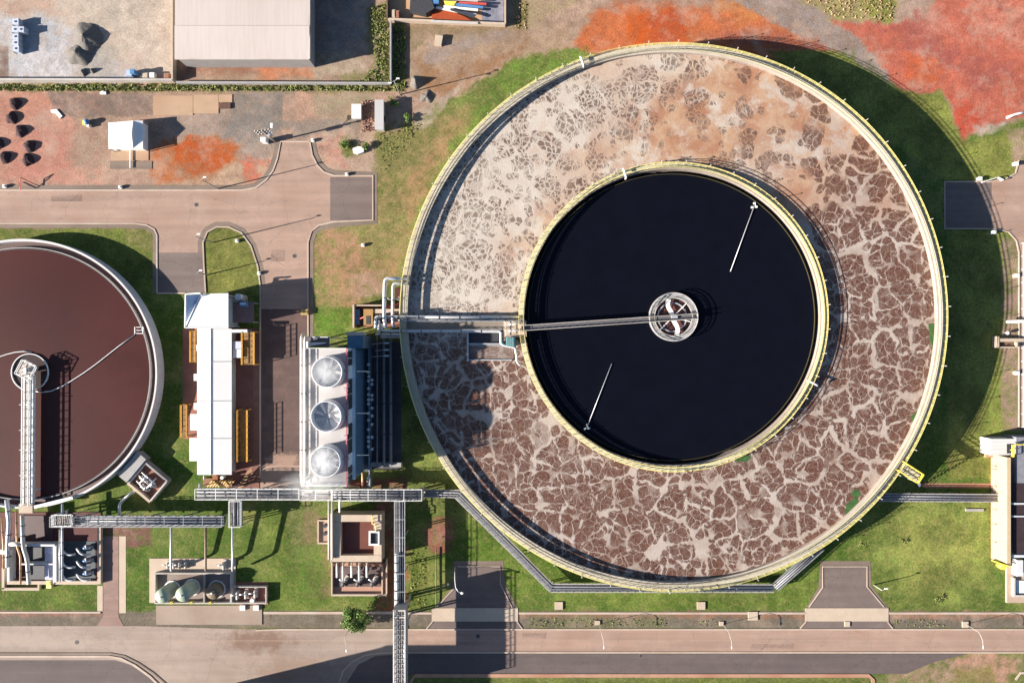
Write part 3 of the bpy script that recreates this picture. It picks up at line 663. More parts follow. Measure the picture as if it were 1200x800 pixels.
    rad = mth('SUBTRACT', mth('ADD', mr(n_md, .35, .65, .80, .64), rough), mth('MULTIPLY', TC, .07))
    KA = mth('MULTIPLY', mr(mth('SUBTRACT', eA, wA), -.03, .035, 0, 1, True), mr(mth('SUBTRACT', fA, rad), -.07, .03, 1, 0, True))
    keep = mr(mth('SUBTRACT', rA, mth('ADD', mth('MULTIPLY', C, .06), mth('MULTIPLY', TN, .62))), -.03, .03, 0, 1)
    KA = mth('MULTIPLY', KA, keep)
    # small islands floating in the pale channels
    KS = mth('MULTIPLY', mr(mth('SUBTRACT', eS, mth('ADD', .05, rough)), -.02, .03, 0, 1, True), mr(mth('SUBTRACT', fS, mth('ADD', .46, rough)), -.05, .02, 1, 0, True))
    KS = mth('MULTIPLY', KS, mr(mth('SUBTRACT', rS, mth('ADD', mth('SUBTRACT', .56, mth('MULTIPLY', C, .36)), mth('MULTIPLY', TN, .5))), -.03, .03, 0, 1))
    K = mth('MAXIMUM', KA, mth('MULTIPLY', KS, .92))
    # veins inside the islands
    eB, fB, rB, _b = vor2(warp(P2, .5, .9, 91), .42, 5); eC, fC, rC, _c = vor2(warp(P2, .9, 1.0, 81), .85, 9); eD, fD, rD, _d = vor2(warp(P4, 1.8, 1.0, 71), 1.5, 3)
    vBr = mth('MULTIPLY', mr(fB, .60, .72, 0, .9, True), mr(n_md, .4, .6, .3, 1))
    vB = mth('MULTIPLY', mr(eB, 0, mth('ADD', mr(n_pr, .35, .65, .035, .10), mth('MULTIPLY', C, .05)), 1, 0, True), mr(n_md, .34, .56, .6, 1))
    vC = mth('MULTIPLY', mr(eC, 0, mth('ADD', .085, mth('MULTIPLY', C, .17)), 1, 0, True), mth('MAXIMUM', mr(n_pr, .42, .64, .05, .75), mth('MULTIPLY', C, .95)))
    vD = mth('MULTIPLY', mr(eD, 0, .13, 1, 0), mr(noise(.6, 2, .5, None, False, 27), .42, .6, .02, .28))
    rd = mth('ABSOLUTE', mth('SUBTRACT', noise(1.0, 4, .65, P1, False, 8), .5)); vR = mth('MULTIPLY', mr(rd, 0, .035, 1, 0), .3)
    inner = mth('MAXIMUM', mth('MAXIMUM', mth('MAXIMUM', vB, vBr), vC), mth('MAXIMUM', vD, vR))
    haze_ = mr(mth('ADD', noise(.14, 6, .66, P1, False, 60), mth('MULTIPLY', C, .07)), .56, .74, 0, .7, True)
    inner = mth('MAXIMUM', inner, haze_)
    F = mth('SUBTRACT', 1, mth('MULTIPLY', K, mth('SUBTRACT', 1, inner)))
    F = mth('MULTIPLY', F, mr(noise(2.6, 4, .7), .3, .62, .86, 1), None, True)
    cell = mixc(mr(noise(1.5, 6, .78), .34, .66, 0, 1), alb(92,54,41), alb(140,95,76))
    cell = mixc(mr(rA2, 0, 1, 0, .45), cell, alb(128,84,66))
    cell = mixc(mth('MULTIPLY', C, mr(rA2, .2, .8, .35, .85)), cell, alb(164,146,130))
    fo = mixc(mr(noise(.1, 4, .6, None, False, 70), .4, .62, 0, 1, True), alb(224,206,192), alb(196,172,154))
    fo = mixc(mr(noise(.7, 5, .7, P1), .35, .68, 0, .6), fo, alb(236,221,208))
    tan = mixc(mr(noise(.16, 7, .68, P1, False, 31), .38, .62, 0, 1, True), alb(228,186,150), alb(202,144,110))
    fo = mixc(mth('MULTIPLY', mth('MULTIPLY', C, .85), mr(noise(.25, 6, .65, P1, False, 44), .3, .7, .6, 1)), fo, alb(255,243,226))
    fo = mixc(mth('MULTIPLY', TN, mr(noise(.09, 7, .72, P1, False, 51), .42, .55, .12, 1, True)), fo, tan)
    l.new(mixc(F, cell, fo), b.inputs['Base Color'])
    l.new(mr(F, 0, 1, .45, .9), b.inputs['Roughness']); b.inputs['Specular IOR Level'].default_value = .3
    bp = N('ShaderNodeBump'); bp.inputs['Strength'].default_value = .35; bp.inputs['Distance'].default_value = .15
    l.new(mth('ADD', F, mth('MULTIPLY', noise(2.0, 4, .6), .5)), bp.inputs['Height']); l.new(bp.outputs[0], b.inputs['Normal'])
    mb_ = MB(); mb_.v = vs_; mb_.f = fs; mb_.sm = [False]*len(fs)
    o = struct('water', mb_, m, 'brown liquid under pale veined foam in the outer ring of the huge tank')
    a = o.data.attributes.new('scum', 'FLOAT_COLOR', 'POINT'); a.data.foreach_set('color', np.array(cov, np.float32).ravel())
foam()
BLACKW = mat('black_water', (.0038, .0045, .008), .12, .1, .3, .03, spec=.12)
mb = MB().disc(BX, BY, RI-1.9, ZF-.05, 128); struct('water', mb, BLACKW, 'black still water in the inner basin of the huge tank')
ALG = mat('green_algae', (.035,.085,.02), .8, .3, 1.0)
for pts, lab in [([(1088,380),(1096,379),(1097,398),(1094,408),(1090,400)], 'dark green algae patch floating at the right rim of the huge tank'),
    ([(992,590),(1002,582),(1008,588),(1010,596),(1000,603),(992,606),(990,598)], 'green algae patch floating at the lower right rim of the huge tank'),
    ([(1000,574),(1005,572),(1009,580),(1003,583),(998,580)], 'small green algae tuft just above the lower right algae patch'),
    ([(858,540),(876,532),(880,536),(874,541)], 'thin green algae wedge under the inner basin rim'),
    ([(1067,487),(1075,481),(1074,490),(1069,494)], 'tiny algae wedge at the lower right outer rim of the huge tank'),
    ([(826,676),(850,673),(868,672),(850,677),(828,678)], 'long thin algae streak at the bottom rim of the huge tank')]:
    pp = []
    for i in range(len(pts)):
        a, b = pts[i], pts[(i+1)%len(pts)]
        for k in range(4): pp.append((a[0]+(b[0]-a[0])*k/4+random.uniform(-.6,.6), a[1]+(b[1]-a[1])*k/4+random.uniform(-.6,.6)))
    cx, cy = U(*pts[0], ZF); single('algae_patch', MB().prism([U(x, y, ZF) for x, y in pp], ZF-.02, ZF+.04), ALG, lab, 'algae', cx, cy, ZF)

# rim lamps (small posts with a cross head)
def rim_lamp(x, y, a, z, label, group):
    t_ = Thing('rim_lamp', label, 'lamp', 0, 0, 0, group)
    t_.part('pole', MB().cyl(0, 0, .05, 0, 1.7, 6), PALE)
    t_.part('lamp_head', MB().box(-.08,-.1,.2,.1,1.7,1.8), PALE)
    t_.o.location = (x, y, z); t_.o.rotation_euler.z = a; return t_.o
proto = None; lab = 'small white lamp post on the yellow outer rail of the huge tank'
for i in range(58):
    a = 2*math.pi*(i+.35)/58
    if 178 < math.degrees(a) < 188: continue
    x, y = BX+(RO+.05)*math.cos(a), BY+(RO+.05)*math.sin(a)
    if proto is None: proto = rim_lamp(x, y, a, ZT, lab, 'lamp posts round the outer rim')
    else: copy_tree(proto, (x, y, ZT), None, a)
proto2 = None; lab = 'small white lamp post on the rail round the inner basin'
for i in range(40):
    a = 2*math.pi*(i+.5)/40
    if 172 < math.degrees(a) < 192: continue
    x, y = BX+(RI+.02)*math.cos(a), BY+(RI+.02)*math.sin(a)
    if proto2 is None: proto2 = rim_lamp(x, y, a, ZT, lab, 'lamp posts round the inner rim')
    else: copy_tree(proto2, (x, y, ZT), None, a)
# rim oddities: pale box arms
for px, py, lab in [(682,72,'white elbow pipe sticking over the upper left rim of the huge tank'),(732,203,'white elbow pipe on the upper left of the inner rim'),(953,449,'white bracket box on the lower right of the inner rim')]:
    x, y = U(px, py, ZT+.6); a = math.atan2(y-BY, x-BX); c, s_ = math.cos(a), math.sin(a)
    single('overflow_pipe', MB().tube([(x-c*1.1,y-s_*1.1,ZT-.4),(x-c*1.1,y-s_*1.1,ZT+.5),(x-c*.8,y-s_*.8,ZT+.9),(x+c*.8,y+s_*.8,ZT+.9),(x+c*1.1,y+s_*1.1,ZT+.4)], .24), WHITE, lab, 'pipe', x, y, ZT)

# stair landing on the lower right rim
x, y = U(1066, 553, ZT); T2 = Thing('stair_landing', 'yellow railed stair landing jutting from the lower right rim of the huge tank', 'stairs', x, y)
A = Vector((*U(1053,545,ZT), 0)); B = Vector((*U(1076,560,ZT), 0)); dv = (B-A).normalized(); nn = Vector((-dv.y, dv.x, 0)); wd = 1.15
q = [A+nn*wd, B+nn*wd, B-nn*wd, A-nn*wd]
T2.part('deck', MB().prism([(p.x,p.y) for p in q], ZT-.25, ZT-.02), WALKC)
T2.part('guard_rail', MB().rail([(p.x,p.y,ZT) for p in q], r=.08, sp=1.2), YEL)
e = B + dv*.3; f0 = MB()
for i in range(16):
    t_ = i/15; p = B.lerp(B+dv*5.5, t_); f0.beam((*(p-nn*.6).xy, ZT*(1-t_)), (*(p+nn*.0).xy, ZT*(1-t_)), .35, .05)
T2.part('stair_flight', f0, GALV)
for s_ in (-1, 1):
    p = B - dv*.3 + nn*wd*.8*s_; T2.part('leg', MB().box(p.x-.12,p.y-.12,p.x+.12,p.y+.12,0,ZT-.25), CONC)

# access bridge across the outer ring
def bridge_pipe(name, pts, r, lab, m=None, group=None, flanges=5.0):
    p0 = pts[0]; t_ = Thing(name, lab, 'pipe', p0[0], p0[1], p0[2], group)
    P = [Vector(p) for p in pts]
    # rounded elbows
    Q = [P[0]]
    for i in range(1, len(P)-1):
        a = (P[i-1]-P[i]); b = (P[i+1]-P[i]); k = min(r*2.5, a.length*.4, b.length*.4); a.normalize(); b.normalize()
        for u in (0, .35, .65, 1): 
            s0 = P[i]+a*k; s2 = P[i]+b*k; Q.append(s0*(1-u)**2 + P[i]*2*u*(1-u) + s2*u*u)
    Q.append(P[-1]); t_.part('pipe', MB().tube(Q, r, 10), m or PIPE)
    fl = MB()
    for a, b in zip(P[:-1], P[1:]):
        L = (b-a).length; k = int(L/flanges)
        for i in range(1, k+1):
            c = a.lerp(b, i/(k+1)); dd = (b-a).normalized()*.07; fl.tube([c-dd, c+dd], r*1.35, 10)
    if fl.v: t_.part('flange', fl, DARK)
    return t_
x, y = U(530, 380, ZT); T3 = Thing('footbridge', 'grey concrete footbridge from the left rim to the inner basin, pipes along its sides', 'bridge', x, y)
T3.part('deck', MB().pbox(476,376,613,387,ZT-.5,ZT+.12), mat('bridge_deck', alb(176,160,142), .85,.15,.8, stain=alb(130,118,104), stain_amt=.6))
T3.part('girder', MB().pbox(476,370,610,371.2,ZT-.7,ZT+.1), GALV); T3.part('girder', MB().pbox(476,388.6,590,389.8,ZT-.7,ZT+.1), GALV)
T3.part('guard_rail', MB().rail([U3(476,376.6,ZT+.1), U3(610,376.6,ZT+.1)], r=.045), GALV); T3.part('guard_rail', MB().rail([U3(476,386.2,ZT+.1), U3(588,386.2,ZT+.1)], r=.045), GALV)
for px in (500, 528, 556, 584): 
    for py in (372.5, 389):
        x, y = U(px, py, ZT-.7); T3.part('leg', MB().cyl(x, y, .25, 0, ZT-.7, 10), CONC)
T3.part('cross_beam', sum_ := MB().pbox(476,370,478,390,ZT-.75,ZT-.1), GALV)
bridge_pipe('bridge_pipe', [U3(443,371.5,7.0), U3(610,371.5,7.0)], .34, 'upper of two silver pipes on the north edge of the footbridge')
bridge_pipe('bridge_pipe', [U3(455,375,6.9), U3(615,375,6.9)], .16, 'thin silver pipe between the north bridge pipe and the deck')
bridge_pipe('bridge_pipe', [U3(447,379,7.2),U3(447,387.5,7.2),U3(587,387.8,7.0),U3(587,403,7.0),U3(593,405.5,7.0),U3(604,407,7.0),U3(606,425,7.0),U3(611,429,6.6)], .27, 'silver pipe on the south edge of the footbridge turning down towards the basin')
bridge_pipe('bridge_pipe', [U3(440,391.5,6.4), U3(476,391.5,6.4), U3(478,402,6.0)], .24, 'short silver pipe running under the south side of the bridge end')
bridge_pipe('riser_pipe', [U3(452,384,7.0),U3(450,372,7.6),U3(451,326,7.6),U3(477,327,7.2)], .42, 'outer tall looping pipe at the left rim above the bridge')
bridge_pipe('riser_pipe', [U3(461,384,6.9),U3(460,372,7.3),U3(460.5,332,7.3),U3(478,332,7.0)], .36, 'inner looping pipe at the left rim above the bridge')
bridge_pipe('manifold_pipe', [U3(440,384,3),U3(440,384,7.6),U3(440,372,7.6),U3(446,370,7.4)], .32, 'bent pipe rising beside the bridge foot, leftmost of the pair')
bridge_pipe('manifold_pipe', [U3(444,390,3),U3(444,390,7.4),U3(444,375,7.4)], .3, 'bent pipe rising beside the bridge foot, right of the pair')
# trough and machinery at the inner end
x, y = U(568, 397, 5.8); T4 = Thing('effluent_trough', 'rectangular trough frame hung beneath the bridge over the foam', 'trough', x, y, 5)
T4.part('frame', MB().pbox(547,389,549,423,5.9,6.7).pbox(549,402,587,403.4,6.1,6.7), GALV)
T4.part('scum_board', MB().pbox(549,404,605,405,5.6,6.3).pbox(549,421,600,422.4,5.6,6.3), GALV)
T4.part('tray', MB().pbox(549,405,602,421,5.6,6.0), mat('dirty_tray', alb(150,124,112), .9, .4, 2.5, .6, stain=alb(205,190,180), stain_amt=.9))
T4.part('pit', MB().pbox(550,390,587,402,5.6,6.05), DARK)
x, y = U(600, 400, 7); T5 = Thing('drive_cabinet', 'teal topped drive cabinet on the inner end of the footbridge', 'machine', x, y, ZT)
T5.part('cabinet', MB().pbox(593,395,603,405,ZT-.1,ZT+1.1), TEAL)
rb = MB()
for i in range(4): rb.pbox(594+i*2.3,395.3,594.6+i*2.3,404.7,ZT+1.1,ZT+1.2)
T5.part('rib', rb, PALE)
T5.part('platform', MB().pbox(590,376,617,394.5,ZT-.2,ZT+.16), CREAM); T5.part('guard_rail', MB().rail([U3(592,394,ZT+.1),U3(592,377,ZT+.1)], r=.05), WHITE)
T5.part('pipe', MB().tube([U3(596,380,ZT+.5),U3(612,378,ZT+.5)], .2).tube([U3(596,388,ZT+.5),U3(612,386,ZT+.5)], .2), PIPE)
# clarifier bridge and centre well
x, y = U(788, 371.5, 7); A = U3(611, 384.5, 7.1); B_ = U3(817, 370.5, 7.1)
T6 = Thing('scraper_bridge', 'long thin steel truss bridge over the black water to the centre well', 'bridge', A[0], A[1], 7)
def truss(t_, A, B, wd, ht, m_rail, m_deck, seg=2.0, r=.06, deck=True):
    a = Vector(A); b = Vector(B); dv = (b-a); L = dv.length; dv.normalize(); nn = Vector((-dv.y, dv.x, 0)).normalized()*wd/2
    if deck: t_.part('deck', MB().beam(a, b, wd*.8, .06), m_deck)
    k = max(2, round(L/seg))
    for s_ in (-1, 1):
        m_ = MB(); o = nn*s_; up = Vector((0,0,ht))
        m_.beam(a+o, b+o, r*2.4, r*2.4).beam(a+o+up, b+o+up, r*2.4, r*2.4).beam(a+o+up*.5, b+o+up*.5, r*1.4, r*1.4)
        for i in range(k+1):
            p = a.lerp(b, i/k)+o; m_.beam(p, p+up, r*1.6, r*1.6)
            if i < k: q = a.lerp(b, (i+1)/k)+o; m_.beam(p, q+up, r*1.2, r*1.2)
        t_.part('side_truss', m_, m_rail)
    c = MB()
    for i in range(k+1):
        p = a.lerp(b, i/k); c.beam(p+nn-Vector((0,0,.05)), p-nn-Vector((0,0,.05)), r*1.8, r*1.8)
    t_.part('cross_beam', c, m_rail)
truss(T6, A, B_, 1.15, 1.0, PALE, GRATE, 1.6, .045)
WX, WY = U(788, 371.5, 6.3); T7 = Thing('centre_well', 'round white railed centre well with curved blades in the black basin', 'clarifier well', WX, WY, 5)
T7.part('outer_ring', MB().ring(WX, WY, 5.0, 5.4, 6.3, 6.6, 72), GALV)
rg = MB()
for z in (7.15, 7.6): rg.ring(WX, WY, 5.33, 5.45, z-.05, z+.05, 72)
for i in range(30): a = 2*math.pi*i/30; rg.cyl(WX+5.39*math.cos(a), WY+5.39*math.sin(a), .05, 6.6, 7.6, 5)
T7.part('guard_rail', rg, PALE)
T7.part('ring_deck', MB().ring(WX, WY, 4.25, 5.0, 6.4, 6.5, 72), mat('ring_grating', (.26,.25,.24), .7, .5, 8))
rg = MB()
for z in (6.9, 7.4): rg.ring(WX, WY, 4.18, 4.26, z-.04, z+.04, 60)
T7.part('inner_rail', rg, PALE)
T7.part('feed_pool', MB().disc(WX, WY, 4.2, 5.82, 48), mat('rusty_feed_water', (.13,.05,.04), .4, .5, .6))
T7.part('feed_ring', MB().ring(WX, WY, 3.1, 3.35, 5.7, 6.2, 48), GALV)
for k, a0 in enumerate((R(100), R(280))):
    bl = MB(); pts = []
    for i in range(8):
        t_ = i/7; r_ = .4+3.7*t_; a = a0 + R(14)*(math.sin(t_*3)) * (1 if k == 0 else 1); pts.append((WX+r_*math.cos(a), WY+r_*math.sin(a), 6.65))
    for p, q in zip(pts[:-1], pts[1:]): bl.beam(p, q, .95, .15)
    T7.part('blade', bl, WHITE)
for a in (R(45), R(225), R(345)):
    T7.part('spoke', MB().beam((WX+.4*math.cos(a), WY+.4*math.sin(a), 6.6), (WX+4.3*math.cos(a), WY+4.3*math.sin(a), 6.6), .18, .15), WHITE)
T7.part('drive_unit', MB().cyl(WX, WY, .6, 5.5, 7.0, 16).box(WX-.5, WY-.3, WX+.9, WY+.3, 7.0, 7.5), GALV)
T7.part('column', MB().cyl(WX, WY, .35, 0, 5.6, 12), CONC)
for (a, b, lab) in [((884,241),(856,318),'floating skimmer pole in the upper right of the black basin'), ((688,500),(717,426),'floating skimmer pole in the lower left of the black basin')]:
    p = U3(*a, 5.9); q = U3(*b, 5.9); t_ = Thing('skimmer', lab, 'skimmer', p[0], p[1], 5.75, 'skimmer poles in the black basin')
    t_.part('boom', MB().tube([(*p[:2],5.95),(*q[:2],5.9)], .1, 6), PIPE)
    f_ = MB(); 
    for dx, dy in ((0,.5),(.45,-.3),(-.5,-.4)): f_.box(p[0]+dx-.2,p[1]+dy-.2,p[0]+dx+.2,p[1]+dy+.2,5.7,6.15)
    f_.beam((p[0],p[1]+.5,6.0),(p[0]+.45,p[1]-.3,6.0),.1,.1).beam((p[0]-.5,p[1]-.4,6.0),(p[0]+.45,p[1]-.3,6.0),.1,.1)
    t_.part('float', f_, WHITE)

# ---------------------------------------------------------------- left clarifier
LX, LY = U(38, 437); RL = 154.5*S; ZL = 3.2; ZW = 2.1
T = Thing('clarifier_tank', 'round concrete clarifier with a white rim and dark red brown water at the left', 'tank', LX, LY)
T.part('wall', MB().ring(LX, LY, RL-.45, RL, -.1, ZL-.05, 180), mat('pale_grey_wall', (.52,.50,.52), .8, .12, .8, stain=(.36,.34,.35), stain_amt=.6))
T.part('rim', MB().ring(LX, LY, RL-.36, RL+.03, ZL-.04, ZL+.12, 180), LAUNDER)
T.part('launder', MB().ring(LX, LY, RL-2.0, RL-1.8, 1.5, ZL-.5, 180), CONC)
T.part('launder_floor', MB().ring(LX, LY, RL-1.8, RL-.45, 1.5, 1.9, 180), mat('wet_launder', alb(110,80,74), .5, .2, 1))
T.part('weir', MB().ring(LX, LY, RL-2.25, RL-2.18, ZW-.2, ZW+.25, 180), DARK)
struct('water', MB().disc(LX, LY, RL-1.9, ZW, 128), mat('red_brown_water', (.058, .0155, .013), .35, .22, .09, .05, bscale=.8, stain=(.034,.011,.0105), stain_amt=.85, spec=.15), 'dark red brown water in the left clarifier')
hx, hy = U(32, 435, 4.4); ex, ey = U(31, 592, 4.4)
T = Thing('scraper_bridge', 'white railed bridge from the clarifier hub down to its lower rim', 'bridge', hx, hy, 4)
A = (hx, hy-.8, 3.9); B_ = (ex, ey, 3.9)
T.part('deck', MB().beam(A, B_, 1.5, .12), mat('bridge_grating', (.32,.29,.27), .7, .3, 5))
for s_ in (-1, 1):
    T.part('guard_rail', MB().rail([(A[0]+s_*.75, A[1], 3.95), (B_[0]+s_*.75, B_[1], 3.95)], r=.075, sp=2), WHITE)
T.part('girder', MB().beam((A[0]-.95,A[1],3.6),(B_[0]-.95,B_[1],3.6),.22,.9), WHITE); T.part('girder', MB().beam((A[0]+.95,A[1],3.6),(B_[0]+.95,B_[1],3.6),.22,.9), WHITE)
T.part('pipe', MB().tube([(A[0]+.15,A[1],4.15),(B_[0]+.15,B_[1],4.15)], .11), WHITE)
st = MB()
for py in (474,504,527,557):
    x, y = U(31, py, 4.9); st.beam((x-1.7,y,4.9),(x+1.7,y,4.9),.08,.08)
T.part('outrigger', st, WHITE)
T.part('end_platform', MB().pbox(22,590,38,601,3.7,4.1), CREAM)
T = Thing('clarifier_hub', 'rotated square white hub platform in the middle of the left clarifier', 'machine', hx, hy, 3)
def rotbox(cx, cy, w_, h_, a, z0, z1):
    c, s_ = math.cos(a), math.sin(a); return MB().prism([(cx+x*c-y*s_, cy+x*s_+y*c) for x, y in ((-w_,-h_),(w_,-h_),(w_,h_),(-w_,h_))], z0, z1)
a = R(28); T.part('platform', rotbox(hx, hy+.3, 1.75, 1.75, -a, 3.9, 4.1), PALE)
c, s_ = math.cos(-a), math.sin(-a)
qq = [(hx+x*c-y*s_, hy+.3+x*s_+y*c, 4.1) for x, y in ((-1.75,-1.75),(1.75,-1.75),(1.75,1.75),(-1.75,1.75),(-1.75,-1.75))]
T.part('guard_rail', MB().rail(qq, r=.06, sp=1.2), WHITE); T.part('drive_unit', MB().cyl(hx, hy+.3, .55, 4.1, 4.9, 14).box(hx-.3,hy-.5,hx+.3,hy+.9,4.9,5.2), GALV)
T.part('column', MB().cyl(hx, hy+.3, .5, 0, 3.9, 14), CONC)
rx, ry = U(35, 436, ZW+.2); T = Thing('feed_well', 'thin round ring round the clarifier hub standing in the brown water', 'clarifier well', rx, ry, ZW)
T.part('ring', MB().ring(rx, ry, 4.15, 4.3, ZW-.3, ZW+.35, 72), WHITE); T.part('pool', MB().disc(rx, ry, 4.1, ZW+.03, 60), mat('dark_feed_pool', (.035,.018,.017), .3, .2, .3))
def arm(pts, lab, box=None):
    P = [U3(x, y, ZW+.15) for x, y in pts]; t_ = Thing('surface_skimmer', lab, 'skimmer', P[0][0], P[0][1], ZW)
    t_.part('arm', MB().tube(P, .1, 6), WHITE)
    if box:
        x, y = U(*box, ZW+.5); b_ = MB()
        for k in (-1, 0, 1): b_.box(x-1+.0, y+k*.7-.07, x+1, y+k*.7+.07, ZW+.3, ZW+.6)
        b_.box(x-1,y-.8,x-.85,y+.8,ZW+.3,ZW+.7).box(x+.85,y-.8,x+1,y+.8,ZW+.3,ZW+.7); t_.part('scum_box', b_, WHITE)
arm([(38,458),(50,459.5),(60,458),(72,453),(84,446),(98,437),(112,427),(126,416),(140,405),(158,392)], 'curved skimmer arm sweeping right to a small scum box', (163,387))
arm([(37,413),(28,411.5),(18,412.5),(8,415),(-4,419),(-16,424)], 'curved skimmer arm sweeping left from the hub ring')
x, y = U(45, 573, ZW+.6); single('marker_post', MB().cyl(x, y, .12, ZW-.2, ZW+1.6, 8).cyl(x, y, .25, ZW+.1, ZW+.3, 8), WHITE, 'small white post in the water beside the clarifier bridge end', 'post', x, y, ZW)
# valve chamber on the clarifier's lower right
x, y = U(172, 565, 2.2); T = Thing('valve_chamber', 'tilted square concrete chamber full of pumps at the clarifier lower right', 'chamber', x, y)
a = R(-40)
def rb_(cx, cy, w_, h_, z0, z1, a_=a): return rotbox(cx, cy, w_, h_, a_, z0, z1)
cA, sA = math.cos(a), math.sin(a)
def loc(u, v): return (x+u*cA-v*sA, y+u*sA+v*cA)
T.part('floor', rb_(*loc(0,0), 3.1, 3.0, 0, .9), TERR)
for (u, v, hw, hh, nm, m_) in [(0,-3.1,3.4,.28,'wall',CREAM),(0,3.1,3.4,.2,'wall',CONC),(-3.3,0,.25,2.85,'wall',CONC),(3.3,0,.2,2.85,'wall',PALE)]:
    T.part(nm, rb_(*loc(u,v), hw, hh, 0, 2.0), m_)
T.part('link_slab', rb_(*loc(-4.9,.5), 1.35, 3.5, 0, 2.3), CONC)
def pump_mesh():
    b_ = MB().box(-1.1,-.4,1.1,.4,0,.25); m_ = MB().tube([(-1.0,0,.7),(.1,0,.7)], .36, 12)
    c_ = MB().tube([(.3,-.15,.7),(.3,.2,.7)], .5, 12).tube([(.3,0,.9),(.3,0,1.5),(.3,.5,1.7),(.3,1.1,1.7)], .16, 8)
    return b_, m_, c_
PUMP = {}
def pump(px, py, h, rz, lab, mot=BLUEM, group=None, sc_=1.0):
    x, y = U(px, py, h+.8); key = mot.name
    if key not in PUMP:
        b_, m_, c_ = pump_mesh(); t_ = Thing('pump', lab, 'pump', 0, 0, 0)
        t_.part('base', b_, PALE); t_.part('motor', m_, mot); t_.part('casing', c_, PIPE); o = t_.o; PUMP[key] = o
        o.location = (x, y, h); o.rotation_euler.z = rz
    else: o = copy_tree(PUMP[key], (x, y, h), lab, rz)
    o['label'] = lab; o.scale = (sc_,)*3
    if group: o['group'] = group
    return o
pump(168,562,1.1,a,'upper pump inside the tilted square chamber', PALE); pump(177,568,1.1,a,'right pump inside the tilted square chamber', PALE); pump(169,572,1.1,a,'lower pump inside the tilted square chamber', PALE)
bridge_pipe('chamber_pipe', [U3(157,575,1.4),U3(146,584,1.4),U3(140,590,1.6),U3(140,604,2.5)], .33, 'grey elbow pipe leaving the tilted chamber toward the pipe rack')
for (p, q, lab) in [((160,563),(172,575),'lowest pipe inside the tilted chamber'),((166,553),(182,567),'upper pipe inside the tilted chamber'),((183,560),(171,573),'pipe at the right side of the tilted chamber'),((163,557),(178,571),'long pipe crossing the tilted chamber'),((172,556),(164,566),'short white pipe crossing the tilted chamber')]:
    single('chamber_pipe', MB().tube([U3(*p,2.2),U3(*q,2.2)], .16, 8), PIPE, lab, 'pipe', *U(*p), 0)

# ---------------------------------------------------------------- cooling tower
D, ST = 16.0, 18.2
x, y = U(395, 489); T = Thing('cooling_tower', 'tall white three cell cooling tower with big fans beside the huge tank', 'cooling tower', x, y)
x0, y0 = U(357, 408, D); x1, y1 = U(408, 568, D)
T.part('body', MB().box(x0, y0, x1-.4, y1, 10.6, D-.15), mat('tower_wall', (.62,.66,.72), .7, .1, .5))
T.part('lower_louvre', MB().box(x0+.6, y0-.3, x1+.05, y1+.3, 0, 10.4), BLUE)
lv = MB()
for i in range(14): lv.box(x1+.06, y1+.3, x1+.2, y0-.3, .5+i*.7, .62+i*.7)
T.part('louvre_slats', lv, mat('louvre_blue', (.20,.27,.32), .5, .15, 1))
T.part('ledge', MB().box(x0+.3, y0-.1, x1+.25, y1+.1, 10.4, 10.6), mat('ledge_grey', (.62,.68,.72), .6, .1, 1))
op = []
for (a, b) in ((411,428),(444,479),(496,531),(546,565)):
    _, ya = U(410, a, 13); _, yb = U(410, b, 13); T.part('opening', MB().box(x1-.4, ya, x1-.28, yb, 11.0, 15.2), DARK)
    T.part('mullion', MB().box(x1-.28, (ya+yb)/2-.12, x1-.2, (ya+yb)/2+.12, 11, 15.2), GALV)
DECK = mat('tower_deck', alb(236,230,226), .8, .06, .5, .1, stain=alb(196,186,180), stain_amt=.6)
fc = [U(383,436,ST), U(382,488,ST), U(381,541,ST)]; RF = 18*S*(1-ST/HC)
# deck with round openings
dk = MB(); ys_ = [y0] + [ (fc[i][1]+fc[i+1][1])/2 for i in range(2)] + [y1]
for i, (cx, cy) in enumerate(fc):
    ya, yb = ys_[i], ys_[i+1]; n = 48; bo = []
    for k in range(n):
        an = 2*math.pi*k/n; c, s_ = math.cos(an), math.sin(an); tx = (x1-cx if c > 0 else x0-cx)/c if abs(c) > 1e-6 else 1e9; ty = ((ya-cy) if s_ > 0 else (yb-cy))/s_ if abs(s_) > 1e-6 else 1e9
        t_ = min(tx, ty); bo.append((cx+c*t_, cy+s_*t_, D))
    inn = [(cx+(RF+.05)*math.cos(2*math.pi*k/n), cy+(RF+.05)*math.sin(2*math.pi*k/n), D) for k in range(n)]
    dk.add(inn+bo, [(k, n+k, n+(k+1)%n, (k+1)%n) for k in range(n)])
T.part('deck', dk, DECK)
T.part('deck_edge', MB().box(x0-.05,y0,x0,y1,D-.6,D+.1).box(x0,y0,x1,y0+.05,D-.6,D+.1).box(x0,y1-.05,x1,y1,D-.6,D+.1), WHITE)
T.part('guard_rail', MB().rail([(x1-.1,y0,D),(x1-.1,y1,D)], r=.08, sp=1.5), mat('red_white_rail', (.50,.16,.18), .5, .5, 1.2))
T.part('guard_rail', MB().rail([(x1,y0,D),(x0,y0,D),(x0,y1,D),(x1,y1,D)], r=.05, sp=1.8), WHITE)
